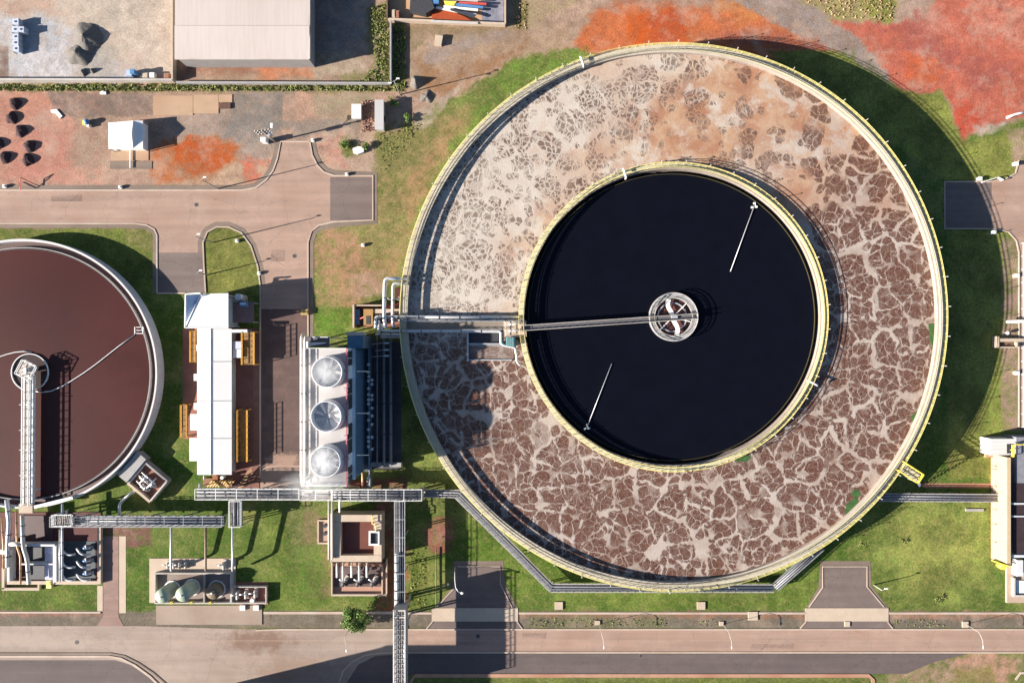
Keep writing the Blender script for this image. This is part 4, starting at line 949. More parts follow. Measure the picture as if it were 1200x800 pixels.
for cx, cy in fc:
    fs_ = T.part('fan_stack', MB().lathe(cx, cy, [(RF+.25,D+.01),(RF+.02,D+1.1),(RF+.02,ST),(RF-.14,ST),(RF-.14,D-1.2)], 48), mat('stack_white', (.66,.65,.63), .6, .08, .8))
    for k in range(9):
        a = 2*math.pi*k/9 + (.2 + cy*.37); c, s_ = math.cos(a), math.sin(a); nx_, ny_ = -s_, c
        r0_, r1_, w0, w1_ = .5, RF-.3, .17, .36
        vs_ = [(cx+c*r0_+nx_*w0, cy+s_*r0_+ny_*w0, D+.72), (cx+c*r1_+nx_*w1_, cy+s_*r1_+ny_*w1_, D+.68), (cx+c*r1_-nx_*w1_, cy+s_*r1_-ny_*w1_, D+.42), (cx+c*r0_-nx_*w0, cy+s_*r0_-ny_*w0, D+.4)]
        T.part('fan_blade', MB().add(vs_+[(p[0],p[1],p[2]-.06) for p in vs_], [(3,2,1,0),(4,5,6,7),(0,1,5,4),(1,2,6,5),(2,3,7,6),(3,0,4,7)]), mat('blade_white', (.62,.6,.58), .5, .05, 1), fs_)
    T.part('hub', MB().cyl(cx, cy, .55, D+.3, D+.95, 16), GALV, fs_)
    T.part('cell_floor', MB().disc(cx, cy, RF-.1, D-1.6, 32), mat('cell_grey', (.15,.14,.14), .8, .3, .6), fs_)
# drive shafts, small boxes on deck
for cx, cy in fc: T.part('drive_shaft', MB().beam((cx+RF+.2, cy+.3, D+.6), (x1, cy+.3, D+.6), .12, .12).box(x1-.3,cy,x1+.2,cy+.6,D+.1,D+1.0), GALV)
for (a,b) in ((404,456),(406,476),(404,512),(407,452)): xx, yy = U(a,b,D+.5); T.part('deck_box', MB().box(xx-.35,yy-.3,xx+.35,yy+.3,D+.01,D+.5), GALV)
# pipes on the west edge
for px, hh, r_, lab in [(353.5,D+.2,.35,'cream riser main along the west edge of the cooling tower'),(357.5,D+.6,.2,'thin white pipe along the west edge of the cooling tower')]:
    bridge_pipe('header_pipe', [U3(px+1.5,569,hh-2),U3(px,560,hh),U3(px,395,hh),U3(px+2,392,hh-3)], r_, lab, mat('cream_pipe', (.6,.54,.46), .5,.1,1), flanges=7)
xx, yy = U(357, 400, 15); T = Thing('stair_tower', 'white and grey steel stair head at the north west corner of the cooling tower', 'stairs', xx, yy)
T.part('platform', MB().pbox(360,394,386,407,14.3,14.5), GRATE); T.part('guard_rail', MB().rail([U3(386,395,14.5),U3(358,395,14.5),U3(358,407,14.5)], r=.07), WHITE)
T.part('canopy', MB().add([U3(360,406,14.9),U3(360,401,14.9),U3(382,401,14.9),U3(382,402,14.9)], [(0,1,2,3)]).pbox(358,400,361,407,14.5,16.2), WHITE)
for px in (361, 384):
    for py in (396, 405): xx, yy = U(px, py, 14.3); T.part('leg', MB().box(xx-.12,yy-.12,xx+.12,yy+.12,0,14.3), GALV)
T.part('stair_flight', MB().beam(U3(388,404,0.2), U3(362,404,14), 1.0, .15), GRATE)
# blue annex to the north-east
xx, yy = U(420, 402, 9); T = Thing('blue_annex', 'dark blue box building at the north east corner of the cooling tower', 'building', xx, yy)
T.part('wall', MB().pbox(407,393,425,408,0,11.8), BLUE); T.part('roof_edge', MB().pbox(406,389,427,392.8,11,12.1), PALE); T.part('roof', MB().pbox(407,393,425,408,11.81,11.9), mat('dark_blue_roof', (.05,.13,.20), .5, .1, 1))
xx, yy = U(435, 470, 1); T = Thing('blue_catch_basin', 'long blue painted basin wall at the foot of the cooling tower', 'basin', xx, yy)
T.part('wall', MB().pbox(431.5,405,433,552,0,2.6), mat('basin_wall', (.2,.26,.32),.6,.1,1))
T.part('floor', MB().pbox(425,405,431,552,0,.3), BLUE)
for py in (435, 484, 533): T.part('strut', MB().beam(U3(418,py,10.5), U3(432,py,8.0), .16, .16), PIPE)
# valves in a row
VL = None
for i, (px, py, hh) in enumerate([(432,427,3.2),(432,436,3),(432.5,441,3.4),(432,446,3),(436,445,2.4),(436,450,2.2),(432,455,3),(436,463,2.6),(432,462,3.1),(432,468,3.4),(436,468,2.5),(432,473,3.2),(436,478,2.4),(432,484,3.0),(436,487,2.6),(432,492,3.1),(436,497,2.4),(432,503,3.2),(432,512,3.4),(436,512,2.4),(432,517,3.3),(432,523,3.1),(436,526,2.4),(431.5,560,3.4),(431.5,564,3.2),(431.5,568,3.2)]):
    xx, yy = U(px, py, hh)
    lab = 'small white capped valve stem in the row at the foot of the cooling tower'
    if VL is None:
        VL = Thing('valve', lab, 'valve', 0, 0, 0, 'valve stems beside the cooling tower'); VL.part('stem', MB().cyl(0,0,.1,-2.2,0,6), GALV); VL.part('handwheel', MB().cyl(0,0,.36,0,.14,10), WHITE)
        VL.o.location = (xx, yy, hh)
    else: copy_tree(VL.o, (xx, yy, hh))
for i, (py, l0) in enumerate(((402,436),(410,440),(417,436))):
    single('lamp_bracket', MB().beam(U3(l0,py+1,3), U3(453,py-.5,3.4), .1, .1).box(*U(450,py-1.2,3.4), *U(456,py+.8,3.4), 3.3, 3.6), WHITE, ('topmost','middle','lowest')[i]+' of three short white brackets above the long pipes right of the cooling tower', 'bracket', *U(453,py,3.4), 3, 'white brackets by the cooling tower')
# long ground pipes between tower and tank
for i, (px, r_) in enumerate(((442,.2),(450,.32),(458,.34),(466,.3))):
    if i == 3: continue
    bridge_pipe('ground_pipe', [U3(px,394,5),U3(px,400,2.2),U3(px,545,2.2)], r_, ('thin grey pipe nearest the cooling tower valves','middle long grey pipe between the cooling tower and the tank','long grey pipe nearest the huge tank wall')[i], mat('grey_pipe', (.20,.20,.215), .5, .15, 1.0), 'long pipes east of the cooling tower', 9)
xx, yy = U(450, 545, 2); single('pipe_sleeper', MB().pbox(434,542,470,547,0,2.0), CONC, 'concrete cross beam carrying the southern ends of the long grey pipes', 'beam', xx, yy)
xx, yy = U(446, 470); struct('pavement', MB().pbox(426,400,470,550,.0,.03), mat('dark_floor', (.07,.065,.07), .8, .25, .5))
# brown equipment bay north of the bridge
xx, yy = U(440, 358, 2); T = Thing('equipment_bay', 'cream framed equipment bay with dark openings above the bridge foot', 'machine bay', xx, yy)
T.part('floor', MB().pbox(414,357,478,383,-.05,.25), TERR)
T.part('wall', MB().pbox(413,357,415,384,0,3.2), CREAM); T.part('wall', MB().pbox(415,357,447,358.5,0,3.0), CREAM); T.part('beam', MB().pbox(437,362,475,367,2.2,3.2), CREAM)
T.part('roof', MB().pbox(426,362,437,381,0,3.4), mat('ochre_panel', alb(205,160,95), .7,.1,1)); T.part('hatch', MB().pbox(429,370,434,380,3.4,3.46), DARK); T.part('tank', MB().pbox(416,362,421,380,0,2.2), BLUEM)
T.part('pipe', MB().tube([U3(420,374,2.6),U3(476,352,2.2)], .14), REDP)
T.part('beam', MB().pbox(440,369,474,371,1.5,4.8), DARK)
T.part('deck', MB().pbox(446,392,478,396,2,5.6), PALE)
xx, yy = U(467, 345, 2); single('pipe_pit', MB().pbox(463,337,473,352,0,.3), mat('dark_rust_pit', alb(96,48,36), .8,.3,1), 'dark rusty pit between the looping pipes and the left rim', 'pit', xx, yy)
for px in (455, 464): xx, yy = U(px, 350, 6); single('pipe_support', MB().box(xx-.15,yy-.15,xx+.15,yy+.15,0,6.5), GALV, ('left' if px==455 else 'right')+' steel post under the looping pipes above the bridge', 'post', xx, yy)

# ---------------------------------------------------------------- pipe racks and galleries
def gallery(name, lab, A, B, wd, z, rail_m=WHITE, deck_m=GRATE, pipes=0, legs=6.0, below=True, cat='pipe rack', bend=None, railh=1.1, r=.04, rails=True):
    pts = [A] + (bend or []) + [B]; P = [Vector(U3(*p, z)) for p in pts]
    t_ = Thing(name, lab, cat, P[0].x, P[0].y)
    offs = []
    for i, p in enumerate(P):
        d0 = (P[min(i+1,len(P)-1)]-P[max(i-1,0)]).normalized(); dA = (P[i]-P[i-1]).normalized() if i else d0; dB = (P[i+1]-P[i]).normalized() if i < len(P)-1 else d0
        n0 = Vector((-d0.y,d0.x,0)); k = 1/max(.5, n0.dot(Vector((-dA.y,dA.x,0)))); offs.append(n0*k)
    def line(o, dz=0): return [tuple(p+offs[i]*o+Vector((0,0,dz))) for i, p in enumerate(P)]
    L = line(wd/2); Rr = line(-wd/2); n = len(P)
    vs_ = [(x,y,z_-.08) for x,y,z_ in L] + [(x,y,z_-.08) for x,y,z_ in Rr] + L + Rr
    t_.part('deck', MB().add(vs_, [(2*n+i, 3*n+i, 3*n+i+1, 2*n+i+1) for i in range(n-1)] + [(i, i+1, n+i+1, n+i) for i in range(n-1)] + [(i,2*n+i,2*n+i+1,i+1) for i in range(n-1)] + [(n+i,n+i+1,3*n+i+1,3*n+i) for i in range(n-1)]), deck_m)
    fr = MB()
    for a, b in zip(P[:-1], P[1:]):
        k = max(1, round((b-a).length/4.4)); d_ = (b-a).normalized(); nn_ = Vector((-d_.y,d_.x,0))*wd/2
        for j in range(k+1): c = a.lerp(b, j/k)+Vector((0,0,railh)); fr.beam(c+nn_, c-nn_, .11, .11)
    if rails:
        for s_ in (-1, 1):
            rm = MB().rail(line(s_*wd/2), h=railh, r=r, sp=1.8)
            if s_ == 1 and railh > .8: rm.add(fr.v, fr.f)
            t_.part('guard_rail', rm, rail_m)
    for i in range(pipes):
        o = -wd/2 + wd*(i+1)/(pipes+1); t_.part('pipe', MB().tube(line(o, .22), .11 + .05*(i%2), 8), TRAY)
    if below:
        for i in range(3):
            o = -wd/2 + wd*(i+.5)/3; t_.part('pipe', MB().tube(line(o, -.9), .22, 8), TRAY)
        t_.part('cross_beam', (lambda m_: [m_.beam(tuple(a.lerp(b,j/max(1,round((b-a).length/4)))+Vector((0,0,-1.2))+Vector((-(b-a).normalized().y,(b-a).normalized().x,0))*wd/2), tuple(a.lerp(b,j/max(1,round((b-a).length/4)))+Vector((0,0,-1.2))-Vector((-(b-a).normalized().y,(b-a).normalized().x,0))*wd/2), .16,.16) for a,b in zip(P[:-1],P[1:]) for j in range(round((b-a).length/4)+1)] and m_)(MB()), GALV)
    for a, b in zip(P[:-1], P[1:]):
        k = max(1, round((b-a).length/legs))
        for j in range(k+1):
            c = a.lerp(b, j/k); d_ = (b-a).normalized(); nn_ = Vector((-d_.y,d_.x,0))*(wd/2-.1)
            for s_ in (-1,1):
                q = c + nn_*s_; t_.part('leg', MB().box(q.x-.1,q.y-.1,q.x+.1,q.y+.1,0,z-.1), GALV)
    return t_
gallery('pipe_gallery', 'white railed grey gallery running right from the white roofed shed to the cooling tower', (231,578), (352,578), 2.4, 5.0, pipes=2, legs=9)
gallery('pipe_gallery', 'white railed pipe gallery with many cross frames between cooling tower and huge tank', (391,579), (495,579), 2.5, 5.2, pipes=3, legs=7)
gallery('pipe_gallery', 'short stretch of gallery under the south end of the cooling tower', (353,579), (390,579), 2.3, 4.9, pipes=1, legs=6, deck_m=PALE)
gallery('pipe_gallery', 'long grey pipe rack running left to right just below the clarifier', (62,610), (262,610), 2.3, 4.4, rail_m=TRAY, pipes=3, legs=8, deck_m=TRAY, r=.05)
gallery('pipe_gallery', 'short vertical gallery linking the pipe rack to the railed gallery', (277,616), (277,586), 2.6, 4.6, pipes=2, legs=5)
gallery('pipe_gallery', 'vertical pipe gallery going down from the cooling tower to the road bridge', (469,586), (469,712), 2.3, 5.2, pipes=3, legs=7, rail_m=GALV)
TRAYB = gallery('pipe_tray', 'bent cable tray hugging the lower left rim of the huge tank down to its bottom', (497,577.5), (906,688.5), 1.75, 2.2, bend=[(536,578),(646,688)], rail_m=PALE, deck_m=TRAY, pipes=2, legs=11, below=False, railh=.5)
gallery('pipe_tray', 'straight cable tray rising diagonally at the lower right rim of the huge tank', (907.5,688), (962,640), 1.9, 2.1, rail_m=TRAY, deck_m=TRAY, pipes=3, legs=11, below=False, railh=.4)
gallery('pipe_tray', 'grey pipe tray from the huge tank to the machine house at the right edge', (1020,582), (1168,583), 1.8, 2.0, rail_m=PALE, deck_m=TRAY, pipes=2, legs=9, below=False, railh=.5)
# high covered road bridge
A = Vector(U3(468,715,9)); x0 = U(461.5,715,9)[0]; x1 = U(475,715,9)[0]; yA = A.y; yB = U(0,810)[1]
T = Thing('pipe_bridge', 'tall truss pipe bridge crossing the road with packed pipes and cables on top', 'bridge', (x0+x1)/2, yA)
T.part('side_panel', MB().box(x0, yA, x0+.08, yB, 5.2, 8.8), mat('cladding_grey', (.3,.3,.3), .7,.1,1)); T.part('side_panel', MB().box(x1-.08, yA, x1, yB, 5.2, 8.8), M['cladding_grey'])
T.part('floor', MB().box(x0+.09, yA, x1-.09, yB, 5.1, 5.3), GRATE); T.part('top_tray', MB().box(x0+.12, yA, x1-.12, yB, 8.45, 8.55), mat('top_grating', (.2,.19,.18), .8,.5,5))
T.part('end_frame', MB().box(x0-.15,yA-.1,x1+.15,yA+.25,5,9.3).box(x0-.15,yA-1.6,x1+.15,yA-1.3,8.6,9.2), PALE)
for i, f_ in enumerate((.12,.3,.5,.68,.88)): T.part('pipe', MB().tube([(x0+(x1-x0)*f_, yA, 8.75),(x0+(x1-x0)*f_, yB, 8.75)], (.12,.2,.1,.16,.1)[i]), (PALE,PIPE,TRAY,PALE,PIPE)[i])
cb = MB()
for i in range(22): yy = yA + (yB-yA)*i/21; cb.beam((x0,yy,9.0),(x1,yy,9.0),.1,.1); 
T.part('cross_beam', cb, PALE)
T.part('guard_rail', MB().rail([(x0,yA,8.8),(x0,yB,8.8)], h=.8, r=.06), WHITE); T.part('guard_rail', MB().rail([(x1,yA,8.8),(x1,yB,8.8)], h=.8, r=.06), WHITE)
for yy in (yA+.05, yA-4.2, yB):
    for xx in (x0+.15, x1-.15): T.part('leg', MB().box(xx-.17,yy-.17,xx+.17,yy+.17,0,5.1), GALV)
bridge_pipe('insulated_pipe', [U3(465,648,5.8), U3(465,713,5.8)], .42, 'thick white insulated pipe beside the vertical gallery above the road', WHITE, flanges=2.2)
# posts down from the rack
for (px, lab) in ((200.5,'left'), (241,'middle'), (272.5,'right')):
    bridge_pipe('down_pipe', [U3(px,616,4.2),U3(px,664,3.4),U3(px,668,1.5)], .26, lab+' grey pipe running down from the rack to the vessel yard', PIPE if px != 241 else mat('rust_pipe', (.2,.13,.08),.6,.2,1), flanges=14)

# ---------------------------------------------------------------- white roofed press house
xx, yy = U(245, 450); T = Thing('press_house', 'long white roofed shed with a square canopy at its north end', 'building', xx, yy)
h = 3.6
def roofrect(a,b,c,e,za,zb):  # sloping in x
    p = [U3(a,b,za),U3(c,b,zb),U3(c,e,zb),U3(a,e,za)]; return MB().add(p+[(q[0],q[1],q[2]-.12) for q in p], [(3,2,1,0),(4,5,6,7),(0,1,5,4),(1,2,6,5),(2,3,7,6),(3,0,4,7)])
T.part('roof', roofrect(231,385,247,556,h-.2,h+.25), WROOF)
T.part('roof', roofrect(247.6,385,271.5,556,h+.1,h-.3), mat('white_roof_east', (.62,.605,.585), .5,.04,.4, stain=(.55,.52,.48), stain_amt=.5))
T.part('roof', roofrect(222,513,230.5,540,h-.4,h-.2), WROOF)
sm = MB()
for py in (424, 470, 514): sm.beam(U3(231,py,h+.05),U3(247,py,h+.3),.08,.05).beam(U3(247.6,py,h+.2),U3(271,py,h-.12),.08,.05)
T.part('roof_seam', sm, mat('seam_grey', (.42,.40,.38), .6,.1,1))
T.part('ridge_gap', MB().beam(U3(247.3,385,h+.06),U3(247.3,556,h+.06),.14,.12), mat('ridge_dark', (.2,.2,.2),.6,.1,1))
T.part('wall', MB().pbox(233,386,270,554,0,h-.5), CONC)
for py in (412,442,478,488): pass
CT = 7.0
p = [U3(217,344,CT+1.1),U3(236,343.5,CT),U3(267.5,343.5,CT),U3(267.5,384,CT),U3(219,384,CT),U3(216.5,380,CT)]
cp = MB().add(p+[(q[0],q[1],q[2]-.15) for q in p], [(0,5,1),(1,5,4,3,2),(8,9,10,11,7),(7,11,6)]+[(i,(i+1)%6,6+(i+1)%6,6+i) for i in range(6)])
T.part('canopy', MB().add([U3(218.5,346,CT+.25),U3(234.5,344.8,CT-1.3),U3(218,379,CT-1.2)], [(0,2,1)]), mat('canopy_shaded_sheet', (.30,.40,.56), .5,.05,1))  # shade on the tilted corner is put into this blue
T.part('canopy', MB().add([U3(234.5,344.5,CT-1.25),U3(267.5,343.5,CT-.3),U3(267.5,384,CT),U3(217.5,384,CT),U3(217.5,380,CT-1.1)], [(4,3,2,1,0)]), mat('canopy_white', (.66,.655,.65),.5,.05,.6))
T.part('canopy_edge', MB().beam(U3(216.8,384,CT),U3(217.5,345,CT),.25,.35).beam(U3(217.5,344.6,CT),U3(235,343.6,CT),.3,.35).beam(U3(217,384,CT),U3(268,384,CT),.2,.3), WHITE)
T.part('wall', MB().pbox(222,348,268,382,0,CT-1.6), mat('grey_wall', (.28,.32,.33),.8,.1,1))
for px, py in ((219,382),(266,382),(266,346),(236,346)): x_, y_ = U(px,py,CT-.3); T.part('column', MB().box(x_-.15,y_-.15,x_+.15,y_+.15,0,CT-.3), GALV)
def annex(a,b,c,e,z,m_,lab,name='lean_to',cat='roof'):
    x_, y_ = U((a+c)/2,(b+e)/2,z); t_ = Thing(name, lab, cat, x_, y_); t_.part('roof', MB().pbox(a,b,c,e,z-.12,z), m_)
    xa, ya = U(a+.8,b+.8,z); xb, yb = U(c-.8,e-.8,z)
    for q in ((xa,ya),(xb,ya),(xa,yb),(xb,yb)): t_.part('leg', MB().box(q[0]-.08,q[1]-.08,q[0]+.08,q[1]+.08,0,z-.12), GALV)
    return t_
annex(272,354,297.5,378,3.2,mat('brown_deck', alb(160,128,124),.8,.2,1),'brown slatted platform right of the white canopy with blue machine on it','platform','platform')
x_, y_ = U(284,356.5,4.2); Tt = Thing('pump_unit', 'blue and white machine sitting on the brown slatted platform', 'machine', x_, y_, 3.2)
Tt.part('body', MB().pbox(280,353,289,359,3.2,4.1), BLUEM); Tt.part('cover', MB().pbox(281.5,354.5,287,357,4.1,4.5), PIPE); Tt.part('tank', MB().cyl(*U(279,348,4),.75,0,4.2,16), PIPE)
annex(272,386,289.6,389.5,3.4,WHITE,'narrow white roof strip beside the top of the long shed')
annex(273,400,283.5,409,3.0,mat('lilac_sheet',(.42,.43,.5),.5,.1,1),'small pale lean-to against the east side of the long shed')
annex(273,409.5,282.5,419,2.9,WHITE,'small white lean-to below the pale one on the east side of the long shed')
for (a,b,c,e,lab) in ((227,438,232,446,'upper small white box roof on the west side of the long shed'),(227,472,231,480,'middle small white box roof on the west side of the long shed'),(223,485,231,504,'largest white box roof on the west side of the long shed')):
    annex(a,b,c,e,2.8,WHITE,lab)
annex(230,404,236,411,3.0,WHITE,'small white box by the orange frame near the shed top')
def yframe(a,b,c,e,z,lab):
    x_, y_ = U((a+c)/2,(b+e)/2); t_ = Thing('walkway_frame', lab, 'steel frame', x_, y_, 0, 'orange yellow steel frames round the long shed')
    t_.part('deck', MB().pbox(a+.6,b,c-.6,e,z-.1,z), mat('ochre_deck', (.20,.11,.035),.7,.4,1.5))
    t_.part('guard_rail', MB().rail([U3(a,b,z),U3(a,e,z)], r=.06, sp=1.3), ORNG); t_.part('guard_rail', MB().rail([U3(c,b,z),U3(c,e,z)], r=.06, sp=1.3), ORNG)
    for q in ((a,b),(c,b),(a,e),(c,e)): x_, y_ = U(*q,z); t_.part('leg', MB().box(x_-.09,y_-.09,x_+.09,y_+.09,0,z-.1), ORNG)
yframe(225,388,231,424,2.2,'orange frame on the upper west side of the long shed')
yframe(214,474,221,512,1.6,'orange frame on the lower west side of the long shed')
yframe(285,389,299,427,2.4,'orange frame on the upper east side of the long shed')
yframe(280,480,291,540,1.8,'long orange frame on the lower east side of the long shed')
x_, y_ = U(222, 470); single('equipment_floor', MB().pbox(214,385,232,514,-.02,.06), TERR, 'reddish strip of floor along the west side of the long shed', 'floor', x_, y_)
x_, y_ = U(287, 470); single('equipment_floor', MB().pbox(266,384,300,572,-.02,.06), mat('red_brown_strip', alb(158,106,94),.85,.2,.9,.2,stain=alb(112,70,62),stain_amt=.7), 'red brown strip of floor along the east side of the long shed', 'floor', x_, y_)
x_, y_ = U(250, 568); T = Thing('conveyor', 'rusty orange conveyor and scrap machinery south of the long shed', 'conveyor', x_, y_)
T.part('bed', MB().pbox(238,560,272,570,0,.5), mat('rust_brown', (.2,.1,.05),.8,.3,1))
rr = MB(); 
for i in range(9): rr.beam(U3(243+i*3.2,570,1.2),U3(249+i*3.2,563,1.6),.28,.28)
T.part('rollers', rr, mat('ochre', (.5,.3,.1),.6,.3,1)); T.part('drum', MB().cyl(*U(260,559.5,1.8),.4,.4,1.9,12), WHITE); T.part('hopper', MB().pbox(249,556,255,564,0,1.4), mat('terracotta_box', alb(190,120,80),.8,.1,1))
rr = MB()
for i in range(6): rr.beam(U3(278+i*2,571-i*3,.8),U3(296,566-i*4,1.0),.2,.2)
T.part('slats', rr, mat('ochre2', (.36,.2,.1),.7,.4,1.2))
bridge_pipe('elbow_pipe', [U3(234,566,3),U3(234,580,3.2),U3(240,583,3.2),U3(246,577,3)], .24, 'white bent pipe at the left end of the railed gallery')
bridge_pipe('post_pipe', [U3(239,556,2.5),U3(239,562,2.5)], .14, 'short white pipe stub just south of the shed corner')

# ---------------------------------------------------------------- lower left pump station
x_, y_ = U(60, 645); T = Thing('pump_station', 'sunken pump station with basins and white walls at the lower left', 'pump station', x_, y_)
T.part('floor', MB().pbox(-40,600,118,682,-.02,.12), TERD)
FR = mat('frame_white', (.5,.5,.5),.6,.1,1)
for r_ in ((62,638,66,682,2.4),(8,680.5,114,684.5,.9),(114,618,118,684,.9),(18,637.5,64,640,2.6),(24,660,64,661.6,2.3),(8,634,11,681,2.2),(2,688.5,46,691.5,.8),(2,665,5,690,.8),(44,684.6,46,688.4,.8)):
    T.part('wall', MB().pbox(*r_[:4],0,r_[4]), FR if r_[4] > 1 else CREAM)
for (a,b,c,e) in ((31,641,52,659.5),(33,662.5,52,679)): T.part('basin', MB().pbox(a,b,c,e,.13,.5), DARK)
T.part('basin', MB().pbox(22,604,62,634,.13,.3), mat('basin_dark_brown', alb(92,58,58),.6,.2,1))  # one dark brown for the upper basin
T.part('grating', MB().pbox(52.5,641,61.5,679,.2,1.6), mat('white_blue_grating', (.40,.40,.48),.6,.6,4))
T.part('dark_basin', MB().pbox(70,634,112,680,.13,.2), mat('blue_black_floor', (.045,.055,.065),.5,.3,1))
gl = [(72,'left'),(90,'right')]
for j, row in enumerate(('top','middle','bottom')):
    for px, col_ in gl:
        yv = 642 + j*15
        bridge_pipe('suction_pipe', [U3(px,yv,1.4),U3(px+4,yv+6,1.4),U3(px+9,yv+8,1.4),U3(px+16,yv+7,1.3)], .24, f'{row} {col_} curved silver pipe in the dark basin of the lower left pump station', PIPE, 'curved pipes in the dark basin', 20)
for j, row in enumerate(('top','middle','bottom')): pump(102, 642+j*15, .2, 0, f'{row} blue motored pump at the right end of the dark basin')
for (pts, r_, m_, lab) in [([(26,603),(27,640),(32,655),(34,684)],.45,'cream2','thick cream pipe running down from the clarifier bridge end'),
   ([(19,598),(20,640),(24,652),(24,684)],.22,'o','brown copper pipe left of the thick cream pipe'),
   ([(8,585),(11,612),(9,640),(9,664)],.5,'w','thick pale pipe running down at the far left edge'),
   ([(2,606),(4,640),(4,666)],.2,'o','brown pipe at the far left edge'),
   ([(73,590),(73,680)],.24,'w','straight white pipe down through the pump station'),
   ([(78,598),(78,612)],.2,'w','short pipe stub under the pipe rack crossing'),
   ([(70,620),(70,682)],.16,'w','thin white pipe beside the straight white one'),
   ([(0,646),(14,647)],.5,'c','thick cream cross pipe at the left frame edge'),
   ([(12,637),(26,637)],.5,'c','cream cross pipe joining the two thick vertical pipes')]:
    mm = {'o': PIPEO, 'w': PIPE, 'c': mat('cream_pipe', (.6,.54,.46)), 'cream2': mat('cream_pipe', (.6,.54,.46))}[m_]
    bridge_pipe('station_pipe', [U3(a,b,3.4) for a,b in pts], r_, lab, mm, flanges=3.5)
x_, y_ = U(75, 608, 6); T = Thing('cable_platform', 'cluttered steel platform with cable loops where two pipe racks cross', 'platform', x_, y_)
T.part('deck', MB().pbox(63,602,88,616,4.9,5.0), GRATE); T.part('guard_rail', MB().rail([U3(64,602,5),U3(87,602,5),U3(87,615,5),U3(64,615,5),U3(64,602,5)], r=.05, sp=1), WHITE)
for q in ((64,603),(87,603),(64,615),(87,615)): a_, b_ = U(*q,4.9); T.part('leg', MB().box(a_-.1,b_-.1,a_+.1,b_+.1,0,4.9), GALV)
cb = MB()
for i in range(8): cb.tube([U3(65+i*2.6,603,5.4),U3(66+i*2.6,609,5.9),U3(65+i*2.8,614,5.4)], .09, 5)
T.part('cables', cb, PALE)
x_, y_ = U(57, 684, 1.2); T = Thing('gate_valve', 'yellow gate valve at the south wall of the pump station', 'valve', x_, y_); T.part('body', MB().pbox(54,680,60,689,0,1.0), PYEL); T.part('handwheel', MB().ring(x_, y_, .35, .5, 1.2, 1.3, 16).cyl(x_,y_,.08,1,1.3,6), YEL)
gallery('pipe_gallery', 'white strip walkway leaving the clarifier bridge end to the right', (40,594), (85,583), .7, 4.2, rail_m=WHITE, below=False, legs=5, deck_m=WHITE, rails=False)
# vessel yard
x_, y_ = U(225, 690); T = Thing('vessel_yard', 'concrete yard with low walls holding three green vessels', 'concrete yard', x_, y_)
T.part('slab', MB().pbox(175,654,276,706,-.02,.12), CREAM); T.part('slab', MB().pbox(276.3,682,314,708,-.02,.1), TERR)
T.part('floor', MB().pbox(183,673,269,705,.12,.2), mat('yard_floor', alb(180,160,146),.85,.15,.6,stain=alb(120,100,92),stain_amt=.6))
for r_ in ((181,671,271,672.4),(181,705.8,312,707.2),(181,672.5,182.2,705.6),(238.5,672.5,239.5,705.6),(269.5,672.5,271.5,705.6),(311,687,312.2,705.6),(272,687,310.8,688)): T.part('wall', MB().pbox(*r_,0,1.1), PALE)
T.part('apron', MB().pbox(183,709,307,731.5,-.02,.1), mat('apron_concrete', alb(200,178,158),.85,.1,.4,stain=alb(168,134,112),stain_amt=.7))
for i, (px, py, r_, hh, lab) in enumerate([(189,699,8.6,5.2,'leftmost of the three pale green domed vessels'),(213,697,8.6,5.2,'middle one of the three pale green domed vessels'),(249,694,9,2.6,'rightmost and lowest of the three domed vessels, brownish')]):
    x_, y_ = U(px, py, hh); rr = r_*S*.97; T = Thing('pressure_vessel', lab, 'vessel', x_, y_, 0, 'green vessels in the yard')
    T.part('shell', MB().lathe(x_, y_, [(rr,.2),(rr,hh-.5),(rr*.9,hh-.15),(rr*.6,hh+.25),(rr*.25,hh+.4),(0.01,hh+.42)], 28), VESS if i < 2 else mat('tan_vessel', alb(150,130,105),.6,.2,1))
    T.part('base_ring', MB().ring(x_, y_, rr+.02, rr+.3, .2, .4, 28), WHITE); T.part('top_nozzle', MB().cyl(x_, y_, .2, hh+.3, hh+.7, 8), WHITE)
for i, px in enumerate((196,203,210,217)): pump(px, 662, .1, R(90), ('first','second','third','fourth')[i]+' small pump from the left above the vessel yard', PALE, 'pumps above the vessel yard', .8)
pump(262,662,.1,R(90),'small pump above the right corner of the vessel yard', PALE); 
for i, (px, py) in enumerate(((278,697),(288,696),(299,695))): pump(px,py,.1,R(90),('left','middle','right')[i]+' pump in the walled bay right of the vessels', PALE, 'pumps right of the vessels')
for (px,py,lab) in ((284,712,'left white square hatch on the concrete apron'),(296,703,'round white drum in the bay right of the vessels'),(300,712,'right white square hatch beside the apron edge')):
    x_, y_ = U(px,py,.5); single('hatch', MB().pbox(px-3,py-3,px+3,py+3,0,.5) if 'square' in lab else MB().cyl(x_,y_,.5,0,1.0,16), WHITE, lab, 'hatch' if 'square' in lab else 'drum', x_, y_)
for (px, py, lab) in ((201,706,'yellow valve below the leftmost vessel'),(224,706,'yellow valve below the middle vessel'),(246,706,'yellow valve below the rightmost vessel')):
    x_, y_ = U(px,py,1.3); T = Thing('small_valve', lab, 'valve', x_, y_, 0, 'yellow valves below the vessels'); T.part('body', MB().cyl(x_,y_,.18,0,1.3,8), YEL); T.part('handwheel', MB().ring(x_,y_,.16,.28,1.3,1.38,12), YEL)
